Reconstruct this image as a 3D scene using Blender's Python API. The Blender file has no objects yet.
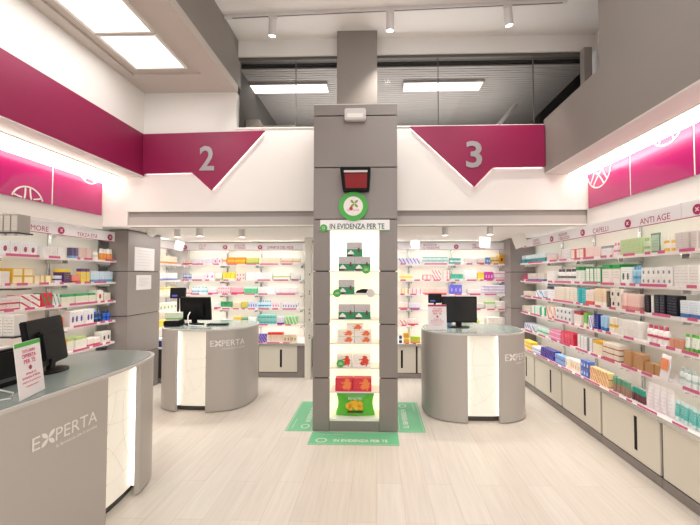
import bpy, bmesh, math, random
from mathutils import Vector, Matrix
random.seed(7)
SC=bpy.context.scene; COL=SC.collection
PI=math.pi
def srgb(h):
    if isinstance(h,str): c=[int(h[i:i+2],16)/255 for i in (0,2,4)]
    else: c=h
    return tuple((x/12.92 if x<=.04045 else ((x+.055)/1.055)**2.4) for x in c)+(1,)
# ---------------------------------------------------------------- materials
def mat(name,col,rough=.5,metal=0,emit=0,ecol=None,alpha=1,coat=0,trans=0,bump=0,bscale=40,spec=.5,vary=0):
    m=bpy.data.materials.new(name); m.use_nodes=True; nt=m.node_tree; b=nt.nodes['Principled BSDF']
    b.inputs['Base Color'].default_value=srgb(col); b.inputs['Roughness'].default_value=rough
    b.inputs['Metallic'].default_value=metal; b.inputs['Specular IOR Level'].default_value=spec
    if emit:
        b.inputs['Emission Color'].default_value=srgb(ecol or col); b.inputs['Emission Strength'].default_value=emit
    if alpha<1: b.inputs['Alpha'].default_value=alpha
    if coat: b.inputs['Coat Weight'].default_value=coat; b.inputs['Coat Roughness'].default_value=.08
    if trans: b.inputs['Transmission Weight'].default_value=trans
    n=nt.nodes.new('ShaderNodeTexNoise'); n.inputs['Scale'].default_value=bscale; n.inputs['Detail'].default_value=3
    tc=nt.nodes.new('ShaderNodeTexCoord'); nt.links.new(tc.outputs['Object'],n.inputs['Vector'])
    if vary:
        mr=nt.nodes.new('ShaderNodeMapRange'); mr.inputs[3].default_value=1-vary; mr.inputs[4].default_value=1+vary
        nt.links.new(n.outputs['Fac'],mr.inputs[0])
        mx=nt.nodes.new('ShaderNodeVectorMath'); mx.operation='SCALE'; mx.inputs[0].default_value=srgb(col)[:3]
        nt.links.new(mr.outputs[0],mx.inputs['Scale']); nt.links.new(mx.outputs[0],b.inputs['Base Color'])
    if bump:
        bp=nt.nodes.new('ShaderNodeBump'); bp.inputs['Strength'].default_value=bump; bp.inputs['Distance'].default_value=.002
        nt.links.new(n.outputs['Fac'],bp.inputs['Height']); nt.links.new(bp.outputs[0],b.inputs['Normal'])
    return m
def math_node(nt,op,a,b=None,c=None):
    n=nt.nodes.new('ShaderNodeMath'); n.operation=op
    for i,x in enumerate((a,b,c)):
        if x is None: continue
        if isinstance(x,(int,float)): n.inputs[i].default_value=x
        else: nt.links.new(x,n.inputs[i])
    return n.outputs[0]
def between(nt,x,a,b):
    return math_node(nt,'MULTIPLY',math_node(nt,'GREATER_THAN',x,a),math_node(nt,'LESS_THAN',x,b))
PM={}
def printmat(base,acc,style):
    k=(base,acc,style)
    if k in PM: return PM[k]
    m=bpy.data.materials.new('print_'+style); m.use_nodes=True; nt=m.node_tree; b=nt.nodes['Principled BSDF']
    b.inputs['Roughness'].default_value=.38
    tc=nt.nodes.new('ShaderNodeTexCoord'); sp=nt.nodes.new('ShaderNodeSeparateXYZ'); nt.links.new(tc.outputs['Generated'],sp.inputs[0])
    x,y,z=sp.outputs
    if style=='low': mk=math_node(nt,'LESS_THAN',z,.24)
    elif style=='half': mk=math_node(nt,'LESS_THAN',z,.5)
    elif style=='top': mk=math_node(nt,'GREATER_THAN',z,.78)
    elif style=='mid': mk=between(nt,z,.38,.56)
    elif style=='right': mk=math_node(nt,'GREATER_THAN',x,.75)
    elif style=='diag': mk=between(nt,math_node(nt,'ADD',x,z),.88,1.14)
    elif style=='dot':
        d=math_node(nt,'ADD',math_node(nt,'POWER',math_node(nt,'SUBTRACT',x,.5),2.0),math_node(nt,'POWER',math_node(nt,'MULTIPLY',math_node(nt,'SUBTRACT',z,.45),.9),2.0))
        mk=math_node(nt,'LESS_THAN',d,.035)
    elif style=='pic':
        nz=nt.nodes.new('ShaderNodeTexNoise'); nz.inputs['Scale'].default_value=5; nt.links.new(tc.outputs['Generated'],nz.inputs['Vector'])
        d=math_node(nt,'ADD',math_node(nt,'POWER',math_node(nt,'SUBTRACT',x,.68),2.0),math_node(nt,'MULTIPLY',math_node(nt,'POWER',math_node(nt,'SUBTRACT',z,.5),2.0),.5))
        mk=math_node(nt,'LESS_THAN',math_node(nt,'ADD',d,math_node(nt,'MULTIPLY',math_node(nt,'SUBTRACT',nz.outputs['Fac'],.5),.35)),.07)
    elif style=='frame':
        a=math_node(nt,'MAXIMUM',math_node(nt,'ABSOLUTE',math_node(nt,'SUBTRACT',x,.5)),math_node(nt,'ABSOLUTE',math_node(nt,'SUBTRACT',z,.5)))
        mk=math_node(nt,'GREATER_THAN',a,.41)
    else: mk=None
    # small print lines
    mp=nt.nodes.new('ShaderNodeMapping'); mp.inputs['Scale'].default_value=(9,.01,7); nt.links.new(tc.outputs['Generated'],mp.inputs[0])
    ns=nt.nodes.new('ShaderNodeTexNoise'); ns.inputs['Scale'].default_value=2.2; ns.inputs['Detail'].default_value=1; nt.links.new(mp.outputs[0],ns.inputs['Vector'])
    ln=math_node(nt,'LESS_THAN',math_node(nt,'FRACT',math_node(nt,'MULTIPLY',z,7.0)),.42)
    tx=math_node(nt,'MULTIPLY',math_node(nt,'MULTIPLY',ln,math_node(nt,'GREATER_THAN',ns.outputs['Fac'],.5)),math_node(nt,'MULTIPLY',between(nt,z,.28 if style!='marks' else .12,.88),between(nt,x,.12,.88)))
    tx=math_node(nt,'MULTIPLY',tx,.75 if style=='marks' else .5)
    m1=nt.nodes.new('ShaderNodeMix'); m1.data_type='RGBA'; m1.inputs[6].default_value=srgb(base); m1.inputs[7].default_value=srgb(acc)
    nt.links.new(tx,m1.inputs[0])
    out=m1.outputs[2]
    if mk is not None:
        m2=nt.nodes.new('ShaderNodeMix'); m2.data_type='RGBA'; nt.links.new(out,m2.inputs[6]); m2.inputs[7].default_value=srgb(acc); nt.links.new(mk,m2.inputs[0]); out=m2.outputs[2]
    nt.links.new(out,b.inputs['Base Color']); PM[k]=m; return m
M={}
M['white']=mat('white_paint','ece8e4',.6,bump=.1,bscale=60)
M['ceil']=mat('ceiling_paint','ece8e4',.7,bump=.1,bscale=60)
M['mauve']=mat('pale_mauve_paint','d8d2d0',.6)
M['taupe']=mat('taupe_paint','8e8781',.55,vary=.02,bscale=6)
M['clad']=mat('brushed_grey_laminate','8f8783',.4,metal=.2,bump=.05,bscale=20)
M['bandd']=mat('band_grey','9c9692',.5)
M['bandl']=mat('band_light_grey','b8b2ae',.5)
M['drop']=mat('dropped_ceiling_paint','cfc6be',.6)
M['led2']=mat('led_strip_soft','ffffff',.5,emit=6.5,ecol='fffdfa')
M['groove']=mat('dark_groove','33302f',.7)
M['counter']=mat('grey_metallic_laminate','bab4ae',.34,metal=.12,bump=.03,bscale=60)
M['dark']=mat('dark_plinth','4a4743',.5)
M['magenta']=mat('magenta_panel','8e1248',.45)
M['magglass']=mat('magenta_glass','b41f6c',.2,coat=.5)
M['white_gloss']=mat('white_lacquer','f2efe9',.3)
M['shelf']=mat('shelf_metal','efe6e3',.35)
M['back']=mat('shelf_backboard','e9e6da',.5)
M['cream']=mat('cream_door','dfd9cb',.42)
M['alu']=mat('aluminium','d8d8d6',.25,metal=.8)
M['pink']=mat('price_label','cf5c86',.5)
M['header']=mat('header_acrylic','f4f1f3',.3)
M['hmag']=mat('magenta_ink','b02860',.5)
M['black']=mat('black_plastic','0e0e10',.5,spec=.25)
M['black2']=mat('black_screen','08080a',.12,coat=.5)
M['gtop']=mat('grey_blue_glass_top','88958f',.2,coat=.25)
M['rim']=mat('light_grey_rim','c9c4c0',.35)
M['acryl']=mat('lit_acrylic','f4efe2',.3,emit=.22,ecol='fff8ea')
M['led']=mat('led_strip','ffffff',.5,emit=16,ecol='fffdfa')
M['ledc']=mat('led_counter','ffffff',.5,emit=2.2,ecol='fff8ec')
M['panel']=mat('light_panel','ffffff',.5,emit=1.9,ecol='fffaf2')
M['cove']=mat('cove_light','ffffff',.5,emit=5,ecol='fff2e2')
M['niche']=mat('backlit_niche','fffbe8',.5,emit=.55,ecol='fff6d8')
M['motif']=mat('engraved_line','dedad2',.5,emit=.2,ecol='f0ece2')
M['ink']=mat('white_ink','f2ece8',.5)
M['num']=mat('grey_numeral','a8a0a4',.35,metal=.2)
M['green']=mat('green_print','4cb04a',.5)
M['sticker']=mat('green_floor_film','72c694',.35)
M['dgreen']=mat('dark_green_ink','2c5c40',.5)
M['paper']=mat('paper','efe9ea',.7)
M['pinkink']=mat('pink_ink','d85078',.6)
M['red']=mat('led_dots','6a0c12',.5,emit=.12,ecol='d01020')
M['glass']=mat('clear_glass','e8f0ee',.03,alpha=.22)
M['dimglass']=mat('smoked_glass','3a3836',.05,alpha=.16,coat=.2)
M['slat']=mat('grey_slat','a39c96',.6)
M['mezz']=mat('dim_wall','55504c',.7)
M['mlight']=mat('mezzanine_lamp','ffffff',.5,emit=2.2,ecol='fff2ea')
M['frame']=mat('dark_metal_frame','5c5751',.5)
# floor: pale wood planks
def floor_mat():
    m=bpy.data.materials.new('pale_wood_floor'); m.use_nodes=True; nt=m.node_tree; b=nt.nodes['Principled BSDF']
    tc=nt.nodes.new('ShaderNodeTexCoord'); mp=nt.nodes.new('ShaderNodeMapping'); mp.inputs['Rotation'].default_value=(0,0,PI/2)
    nt.links.new(tc.outputs['Object'],mp.inputs[0])
    br=nt.nodes.new('ShaderNodeTexBrick'); br.inputs['Scale'].default_value=1; br.inputs['Brick Width'].default_value=1.2; br.inputs['Row Height'].default_value=.19
    br.inputs['Mortar Size'].default_value=.0015; br.inputs['Color1'].default_value=srgb('e0d9ce'); br.inputs['Color2'].default_value=srgb('dad1c5'); br.inputs['Mortar'].default_value=srgb('c8baab'); br.offset=.37
    nt.links.new(mp.outputs[0],br.inputs['Vector'])
    m2=nt.nodes.new('ShaderNodeMapping'); m2.inputs['Scale'].default_value=(22,1.3,1); nt.links.new(tc.outputs['Object'],m2.inputs[0])
    n=nt.nodes.new('ShaderNodeTexNoise'); n.inputs['Scale'].default_value=1.6; n.inputs['Detail'].default_value=6; n.inputs['Distortion'].default_value=.4; nt.links.new(m2.outputs[0],n.inputs['Vector'])
    mr=nt.nodes.new('ShaderNodeMapRange'); mr.inputs[1].default_value=.3; mr.inputs[2].default_value=.7; mr.inputs[3].default_value=.93; mr.inputs[4].default_value=1.04; nt.links.new(n.outputs['Fac'],mr.inputs[0])
    v=nt.nodes.new('ShaderNodeVectorMath'); v.operation='SCALE'; nt.links.new(br.outputs['Color'],v.inputs[0]); nt.links.new(mr.outputs[0],v.inputs['Scale'])
    nt.links.new(v.outputs[0],b.inputs['Base Color']); b.inputs['Roughness'].default_value=.36
    bp=nt.nodes.new('ShaderNodeBump'); bp.inputs['Strength'].default_value=.12; bp.inputs['Distance'].default_value=.002; nt.links.new(n.outputs['Fac'],bp.inputs['Height']); nt.links.new(bp.outputs[0],b.inputs['Normal'])
    return m
M['floor']=floor_mat()
# ---------------------------------------------------------------- mesh builder
class MB:
    def __init__(s): s.v=[];s.f=[]
    def box(s,x0,x1,y0,y1,z0,z1):
        n=len(s.v); s.v+=[(x,y,z) for z in(z0,z1) for x,y in((x0,y0),(x1,y0),(x1,y1),(x0,y1))]
        s.f+=[tuple(n+i for i in q) for q in((3,2,1,0),(4,5,6,7),(0,1,5,4),(1,2,6,5),(2,3,7,6),(3,0,4,7))]; return s
    def obox(s,c,sz,R):
        n=len(s.v); a,b,d=[q/2 for q in sz]; mb=MB().box(-a,a,-b,b,-d,d)
        s.v+=[tuple(R@Vector(v)+Vector(c)) for v in mb.v]; s.f+=[tuple(n+i for i in f) for f in mb.f]; return s
    def lathe(s,prof,c=(0,0,0),seg=16,axis=None,sx=1,sy=1):
        n=len(s.v); R=axis if axis is not None else Matrix.Identity(3)
        for r,z in prof:
            for i in range(seg):
                a=2*PI*i/seg; s.v.append(tuple(R@Vector((r*math.cos(a)*sx,r*math.sin(a)*sy,z))+Vector(c)))
        for k in range(len(prof)-1):
            for i in range(seg):
                j=(i+1)%seg; s.f.append((n+k*seg+i,n+k*seg+j,n+(k+1)*seg+j,n+(k+1)*seg+i))
        s.f.append(tuple(n+i for i in reversed(range(seg)))); s.f.append(tuple(n+(len(prof)-1)*seg+i for i in range(seg))); return s
    def prism(s,poly,fn0,fn1):   # poly 2D, fn map to 3D
        n=len(s.v);k=len(poly); s.v+=[fn0(*p) for p in poly]+[fn1(*p) for p in poly]
        s.f.append(tuple(n+i for i in reversed(range(k)))); s.f.append(tuple(n+k+i for i in range(k)))
        for i in range(k):
            j=(i+1)%k; s.f.append((n+i,n+j,n+k+j,n+k+i))
        return s
    def tube(s,pts,r,seg=8):
        pts=[Vector(p) for p in pts]; n=len(s.v)
        for i,p in enumerate(pts):
            d=(pts[min(i+1,len(pts)-1)]-pts[max(i-1,0)]).normalized()
            u=d.orthogonal().normalized(); 
            if i and abs(d.dot(pu))<.95: u=(pu-d*pu.dot(d)).normalized()
            pu=u; w=d.cross(u)
            for k in range(seg):
                a=2*PI*k/seg; s.v.append(tuple(p+r*(math.cos(a)*u+math.sin(a)*w)))
        for i in range(len(pts)-1):
            for k in range(seg):
                j=(k+1)%seg; s.f.append((n+i*seg+k,n+i*seg+j,n+(i+1)*seg+j,n+(i+1)*seg+k))
        s.f.append(tuple(n+k for k in reversed(range(seg)))); s.f.append(tuple(n+(len(pts)-1)*seg+k for k in range(seg))); return s
    def mesh(s,name,m,smooth=False,bevel=0):
        me=bpy.data.meshes.new(name); me.from_pydata(s.v,[],s.f)
        bm=bmesh.new(); bm.from_mesh(me); bmesh.ops.recalc_face_normals(bm,faces=bm.faces)
        if bevel: bmesh.ops.bevel(bm,geom=bm.edges[:],offset=bevel,segments=2,affect='EDGES',clamp_overlap=True)
        bm.to_mesh(me); bm.free()
        if smooth:
            for p in me.polygons: p.use_smooth=True
            try: me.set_sharp_from_angle(angle=.7)
            except Exception: pass
        me.materials.append(m); return me
    def build(s,name,m,parent=None,smooth=False,bevel=0,loc=None,rz=0):
        o=bpy.data.objects.new(name,s.mesh(name,m,smooth,bevel)); COL.objects.link(o)
        if parent: par(o,parent)
        if loc: o.location=loc
        if rz: o.rotation_euler=(0,0,rz)
        return o
WM={}
def par(o,parent):
    o.parent=parent
    if parent.name in WM: o.matrix_parent_inverse=Matrix.Translation(-WM[parent.name])
def tag(o,label=None,cat=None,group=None,kind=None):
    if label:o['label']=label
    if cat:o['category']=cat
    if group:o['group']=group
    if kind:o['kind']=kind
    return o
def empty(name,loc,label,cat,group=None,rz=0,local=False):
    o=bpy.data.objects.new(name,None); COL.objects.link(o); o.location=loc; o.rotation_euler=(0,0,rz); o.empty_display_size=.05
    if not local: WM[o.name]=Vector(loc)
    return tag(o,label,cat,group)
def box(name,m,b,parent=None,bevel=0): return MB().box(*b).build(name,m,parent,bevel=bevel)
def struct(name,m,b,bevel=0): return tag(box(name,m,b,bevel=bevel),kind='structure')
# text mesh: returns verts(2D list), faces, scaled to given height / fitted width
TXT={}
def textmesh(s,bold=0):
    if (s,bold) in TXT: return TXT[(s,bold)]
    c=bpy.data.curves.new('t','FONT'); c.body=s; c.size=1; c.resolution_u=3; c.offset=bold; c.space_line=.9
    o=bpy.data.objects.new('t',c); COL.objects.link(o); bpy.context.view_layer.update()
    dg=bpy.context.evaluated_depsgraph_get(); me=bpy.data.meshes.new_from_object(o.evaluated_get(dg))
    v=[(p.co.x,p.co.y) for p in me.vertices]; f=[tuple(p.vertices) for p in me.polygons]
    bpy.data.objects.remove(o); bpy.data.curves.remove(c); bpy.data.meshes.remove(me)
    x0=min(a for a,b in v);x1=max(a for a,b in v);y0=min(b for a,b in v);y1=max(b for a,b in v)
    r=([((a-x0)/(x1-x0),(b-y0)/(y1-y0)) for a,b in v],f,(x1-x0)/(y1-y0)); TXT[(s,bold)]=r; return r
def text(name,s,m,fn,w,h,parent,bold=.0):
    """fn(u,v) maps metres right/up on the sign to world coordinates"""
    v,f,_=textmesh(s,bold); me=bpy.data.meshes.new(name); me.from_pydata([fn(a*w,b*h) for a,b in v],[],f); me.materials.append(m)
    o=bpy.data.objects.new(name,me); COL.objects.link(o); par(o,parent); return o
def disc(mb,cx,cz,r,fn0,fn1,seg=24): return mb.prism([(cx+r*math.cos(2*PI*i/seg),cz+r*math.sin(2*PI*i/seg)) for i in range(seg)],fn0,fn1)
def area(loc,rot,sx,sy,power,col=(1,.985,.965)):
    l=bpy.data.lights.new('area_light','AREA'); l.shape='RECTANGLE'; l.size=sx; l.size_y=sy; l.energy=power; l.color=col
    o=bpy.data.objects.new('area_light',l); COL.objects.link(o); o.location=loc; o.rotation_euler=rot; return o
# ================================================================ ROOM
S=struct
XR,XRW,XLW,XL=2.0,2.49,-3.36,-2.85      # right beam, right wall, left wall, left fascia
YB,YBK=4.35,6.46
ZC,ZSO,ZCV=4.488,2.195,2.80
S('floor',M['floor'],(-4.2,2.9,-3,6.7,-.05,0))
S('ceiling',M['ceil'],(-1.75,3.0,-3,7.2,ZC,ZC+.1))
S('ceiling',M['ceil'],(-4.0,2.9,YB+.1,6.7,ZSO,ZSO+.1))             # soffit over the rear aisle
S('wall_back',M['white'],(-4.0,2.9,YBK,YBK+.1,0,ZSO))
S('wall_right',M['white'],(2.62,2.75,-3,YBK,0,ZC))
S('wall_left',M['white'],(-3.85,-3.72,-3,YBK,0,3.2))
# mezzanine front
S('wall_rear_upper',M['white'],(-3.7,2.62,YB,YB+.1,2.375,3.385))
g=S('trim_1',M['bandd'],(-3.05,2.62,YB+.03,YB+.10,ZSO-.003,2.375))
S('trim_2',M['bandl'],(-3.05,2.62,YB+.012,YB+.04,ZSO+.012,2.31))
S('trim_2_lip',M['white'],(-3.05,2.62,YB,YB+.03,ZSO-.004,ZSO+.012))
S('wall_rear_corner',M['white'],(-3.7,-3.05,YB,YB+.1,ZSO,2.375))
S('trim_3',M['white_gloss'],(-1.72,2.62,YB-.01,YB+.1,3.385,3.40))
S('wall_rear_top',M['ceil'],(-1.75,2.62,YB,YB+.12,4.285,ZC))
S('wall_rear_left',M['white'],(-3.7,-1.72,YB,YB+.1,3.385,3.85))
# right side: shelf-wall liner, beam, upper volume
S('wall_right_liner',M['white'],(XRW,2.62,-3,YB+.0,2.17,ZCV))
S('trim_4',M['taupe'],(XR,2.62,-3,YB,ZCV+.012,3.455))
S('trim_5',M['mauve'],(XR,2.62,-3,YB,ZCV,ZCV+.012))
S('wall_right_upper',M['taupe'],(XR+.02,2.62,-3,3.30,3.455,ZC))
S('trim_6',M['taupe'],(2.45,2.54,YB-.07,YB+.02,3.44,4.29))
# left side: fascia beam, cove, upper wall, dropped ceiling
S('wall_left_liner',M['white'],(-3.72,XLW,-3,YB+.0,2.16,ZCV))
S('trim_7',M['magenta'],(XL-.04,XL,-3,YB,ZCV+.01,3.325))
S('trim_8',M['mauve'],(-3.7,XL,-3,YB,ZCV,ZCV+.01))
S('wall_left_upper',M['white'],(-3.0,XL-.015,-3,YB,3.325,3.87))
S('ceiling_dropped',M['drop'],(-3.0,-1.70,-3,YB,3.87,3.93))
S('wall_left_drop',M['taupe'],(-1.80,-1.70,-3,YB+.1,3.93,ZC))
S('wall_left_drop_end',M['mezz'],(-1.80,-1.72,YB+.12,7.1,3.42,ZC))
# inner tray of the dropped ceiling
for b in ((-2.91,-2.74,-3,YB,3.845,3.87),(-1.96,-1.70,-3,YB,3.845,3.87),(-2.74,-1.96,3.95,YB,3.845,3.87)):
    S('trim_10',M['drop'],b)
# mezzanine behind glass
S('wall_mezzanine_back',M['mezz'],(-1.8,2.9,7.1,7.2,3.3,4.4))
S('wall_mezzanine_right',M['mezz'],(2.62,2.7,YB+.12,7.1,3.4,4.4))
mb=MB()
y=YB+.14
while y<7.05:
    mb.box(-1.72,2.62,y,y+.042,4.20,4.215); y+=.055
tag(mb.build('ceiling_slats',M['slat']),kind='structure')
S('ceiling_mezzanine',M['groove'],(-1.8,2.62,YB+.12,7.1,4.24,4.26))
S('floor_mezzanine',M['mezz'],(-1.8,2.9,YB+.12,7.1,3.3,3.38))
w=empty('window_1',(.4,YB+.06,3.4),None,None); w['kind']='structure'
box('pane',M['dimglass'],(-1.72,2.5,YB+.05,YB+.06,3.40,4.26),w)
mb=MB().box(-1.72,2.56,YB+.02,YB+.10,4.25,4.29).box(-1.72,2.56,YB+.04,YB+.08,3.398,3.41); mb.build('window_frame',M['frame'],w)
for x in (-1.0,-.3,.75,1.9): box('mullion',M['frame'],(x,x+.008,YB+.045,YB+.065,3.41,4.25),w)
for i,(x0,x1,s) in enumerate(((-1.73,-.66,'left'),(.36,1.435,'right'))):
    o=empty('mezzanine_lamp',((x0+x1)/2,4.92,4.17),'long bright ceiling lamp behind the upper glass, '+('left of the pillar' if i==0 else 'right of the pillar'),'ceiling lamp')
    box('diffuser',M['mlight'],(x0+.015,x1-.015,4.80,5.03,4.172,4.18),o); 
    mb=MB().box(x0,x1,4.785,4.80,4.165,4.198).box(x0,x1,5.03,5.045,4.165,4.198).box(x0,x0+.015,4.80,5.03,4.165,4.198).box(x1-.015,x1,4.80,5.03,4.165,4.198); mb.build('lamp_frame',M['slat'],o)
# diagonal reflection at the right of the glass, built as a thin tube
tag(MB().tube([(1.45,5.2,3.45),(1.75,5.2,3.75),(2.0,5.2,4.05)],.03).build('reflection_streak',M['slat']),'slim slanting grey streak shaping a reflection in the dark upper glass at right','reflection')
# cove lights
o=empty('cove_light',(-3.3,1,2.79),'long glowing cove light above the left magenta panels','cove light')
box('diffuser',M['cove'],(-3.352,-3.14,-2.9,YB-.03,ZCV-.075,ZCV-.012),o); box('lamp_frame',M['white_gloss'],(-3.355,-3.13,-2.9,YB-.03,ZCV-.012,ZCV-.001),o)
o=empty('cove_light',(2.35,1,2.79),'long glowing cove light above the right magenta panels','cove light')
box('diffuser',M['cove'],(2.27,2.482,-2.9,YB-.03,ZCV-.02,ZCV-.008),o); box('lamp_frame',M['white_gloss'],(2.26,2.488,-2.9,YB-.03,ZCV-.008,ZCV-.001),o)
# ceiling light panels
for i in range(4):
    y1=3.83-i*.585
    lab=['square white ceiling panel lamp nearest the number 2 sign','large white ceiling panel lamp nearer the camera at upper left',None,None][i]
    if i>1: lab='white ceiling panel lamp further behind in the dropped ceiling row'
    o=empty('ceiling_panel_lamp',(-2.35,y1-.28,3.84),lab,'ceiling lamp','panel lamps in the dropped ceiling')
    box('diffuser',M['panel'],(-2.60,-2.08,y1-.545,y1-.02,3.848,3.852),o)
    mb=MB().box(-2.63,-2.05,y1-.02,y1,3.84,3.869).box(-2.63,-2.05,y1-.565,y1-.545,3.84,3.869).box(-2.63,-2.60,y1-.545,y1-.02,3.84,3.869).box(-2.08,-2.05,y1-.545,y1-.02,3.84,3.869)
    mb.build('lamp_frame',M['white_gloss'],o)
# ================================================================ magenta number signs
def yface(Y,t=0): return (lambda u,v:(u,Y,v)),(lambda u,v:(u,Y+t,v))
def number_sign(poly,digit,nx,nz,w,h,label):
    o=empty('number_sign',(poly[0][0],YB-.05,3.3),label,'sign')
    a,b=yface(YB-.045,.03); MB().prism(poly,a,b).build('sign_panel',M['magenta'],o)
    cx=sum(p[0] for p in poly)/len(poly); cz=sum(p[1] for p in poly)/len(poly)
    text('numeral',digit,M['num'],lambda u,v:(nx+u,YB-.052,nz+v),w,h,o,bold=.02)
    return o
s2=[(-2.845,3.318),(-1.353,3.345),(-2.0,2.625),(-2.24,2.845),(-2.845,2.835)]
s3=[(.40,3.375),(1.16,2.647),(1.38,2.876),(1.99,2.88),(1.99,3.38)]
a=number_sign(s2,'2',-2.14,2.862,.18,.30,'magenta arrow sign on the white wall left of the pillar, numeral 2')
b=number_sign(s3,'3',1.06,2.87,.19,.32,'magenta arrow sign on the white wall right of the pillar, numeral 3')
for o,poly,sg in ((a,s2,1),(b,s3,-1)):
    c=Vector((-2.0,3.1)) if sg==1 else Vector((1.2,3.1))
    mb=MB()
    n=len(poly)
    for i in range(n):
        p=Vector(poly[i]);q=Vector(poly[(i+1)%n])
        if min(p.y,q.y)>3.2 or (abs(p.x-q.x)<.01): continue
        d=(q-p).normalized(); nn=Vector((-d.y,d.x)); 
        if (p+q).dot(nn)/2-c.dot(nn)>0: nn=-nn
        p1=p+nn*.006+d*.02;q1=q+nn*.006-d*.02;p2=p+nn*.02+d*.03;q2=q+nn*.02-d*.03
        mb.prism([tuple(p1),tuple(q1),tuple(q2),tuple(p2)],lambda u,v:(u,YB-.013,v),lambda u,v:(u,YB-.004,v))
    mb.build('halo_strip',mat('halo_led','ffffff',.5,emit=5,ecol='fff0ea'),o)
# ================================================================ magenta glass panels on side walls
def motif(mb,cy,cz,r,X,s,zlo,zhi,ylo,yhi,wid=.014):
    """ring with leaf-like chords, drawn as small flat segments, clipped to its panel"""
    segs=[]
    N=40
    for i in range(N):
        a,b=2*PI*i/N,2*PI*(i+1)/N; segs.append(((r*math.cos(a),r*math.sin(a)),(r*math.cos(b),r*math.sin(b))))
    for k in range(5):
        a=2*PI*k/5+.5; b=a+2.2; P=[]
        p=Vector((math.cos(a),math.sin(a)))*r; q=Vector((math.cos(b),math.sin(b)))*r; m=(p+q)*.12
        for i in range(11):
            t=i/10; P.append((1-t)**2*p+2*t*(1-t)*m+t*t*q)
        for i in range(10): segs.append((tuple(P[i]),tuple(P[i+1])))
    for p,q in segs:
        p=Vector(p)+Vector((cy,cz));q=Vector(q)+Vector((cy,cz))
        m=(p+q)/2
        if not(zlo+.01<m.y<zhi-.005 and ylo<m.x<yhi): continue
        d=(q-p).normalized();n=Vector((-d.y,d.x))*wid/2
        mb.prism([tuple(p-n),tuple(q-n),tuple(q+n),tuple(p+n)],lambda u,v:(X,u,v),lambda u,v:(X+s*.003,u,v))
def side_panel(X,s,y0,y1,z0,z1,label,circ=None):
    o=empty('magenta_panel',(X,(y0+y1)/2,z0),label,'wall panel','magenta glass panels')
    box('panel_sheet',M['magglass'],(min(X,X+s*.02),max(X,X+s*.02),y0+.007,y1-.007,z0,z1),o,bevel=.002)
    box('white_joint',M['white_gloss'],(min(X,X+s*.018),max(X,X+s*.018),y0-.006,y0+.006,z0,z1),o)
    if circ:
        mb=MB(); motif(mb,circ[0],circ[1],circ[2],X+s*.021,s,z0,z1,y0+.012,y1-.012)
        mb.build('circle_emblem',M['ink'],o)
for y0,y1,l,c in ((3.587,4.30,'magenta right-wall panel by the mezzanine corner, circle emblem cut by its top',(4.08,2.79,.215)),
                  (2.872,3.587,'magenta right-wall panel with half circle emblem at its upper middle',(3.13,2.90,.19)),
                  (2.157,2.872,'magenta right-wall panel at the right edge of view',None)):
    side_panel(XRW,-1,y0,y1,2.375,2.775,l,c)
for y0,y1,l,c in ((3.634,4.318,'magenta left-wall panel nearest the grey column, small emblem at top',(4.10,2.83,.165)),
                  (2.95,3.634,'magenta left-wall panel with half circle emblem at its bottom edge',(3.37,2.285,.16)),
                  (2.266,2.95,'magenta left-wall panel at the left edge of view',None)):
    side_panel(XLW,1,y0,y1,2.325,2.715,l,c)
# ================================================================ PILLAR
PX0,PX1,PY0,PY1=-.657,.2145,3.755,4.61
JZ=[0,.544,1.093,1.64,2.179,2.723,3.27,3.393]
o=empty('display_pillar',(-.22,4.18,0),'tall grey clad square pillar with a backlit product niche in its front','pillar')
NX0,NX1,NZ0,NZ1=-.484,.025,.125,2.06
mb=MB().box(PX0+.02,PX1-.02,PY0+.30,PY1-.02,.0,3.38).box(PX0+.02,NX0-.012,PY0+.02,PY0+.30,0,2.179).box(NX1+.012,PX1-.02,PY0+.02,PY0+.30,0,2.179).box(PX0+.02,PX1-.02,PY0+.02,PY0+.3,2.10,3.38)
mb.build('pillar_core',M['groove'],o)
for i in range(7):
    z0,z1=JZ[i]+(.006 if i else .004),JZ[i+1]-.006
    mb=MB()
    mb.box(PX0,PX0+.025,PY0+.026,PY1,z0,z1).box(PX1-.025,PX1,PY0+.026,PY1,z0,z1).box(PX0+.025,PX1-.025,PY1-.02,PY1,z0,z1)
    if i<=3:
        mb.box(PX0,NX0,PY0,PY0+.026,z0,z1).box(NX1,PX1,PY0,PY0+.026,z0,z1)
        if i==0: mb.box(NX0+.003,NX1-.003,PY0+.006,PY0+.026,z0,NZ0-.02)
    else: mb.box(PX0,PX1,PY0,PY0+.026,z0,z1)
    mb.build('cladding_panel',M['clad'],o)
box('pillar_cap',M['mauve'],(PX0,PX1,PY0,PY1,3.387,3.396),o)
box('niche_back',M['niche'],(NX0,NX1,PY0+.27,PY0+.285,NZ0,NZ1+.03),o)
MB().box(NX0-.012,NX0,PY0+.02,PY0+.285,NZ0-.02,NZ1+.03).box(NX1,NX1+.012,PY0+.02,PY0+.285,NZ0-.02,NZ1+.03).box(NX0,NX1,PY0+.027,PY0+.27,NZ1+.02,NZ1+.03).build('niche_lining',M['niche'],o)
box('niche_floor',M['white_gloss'],(NX0,NX1,PY0+.008,PY0+.27,NZ0-.02,NZ0),o)
NS=[1.643,1.40,1.14,.894,.641,.394]
for z in NS: box('niche_shelf',M['shelf'],(NX0,NX1,PY0+.03,PY0+.27,z-.012,z),o)
area((-.23,PY0+.15,2.07),(0,0,0),.4,.12,1.2)
o=tag(box('ceiling_pillar',M['taupe'],(-.465,.008,4.205,4.349,3.40,ZC),bevel=.003),'taupe upper pillar rising from the clad pillar to the ceiling','pillar')
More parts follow.
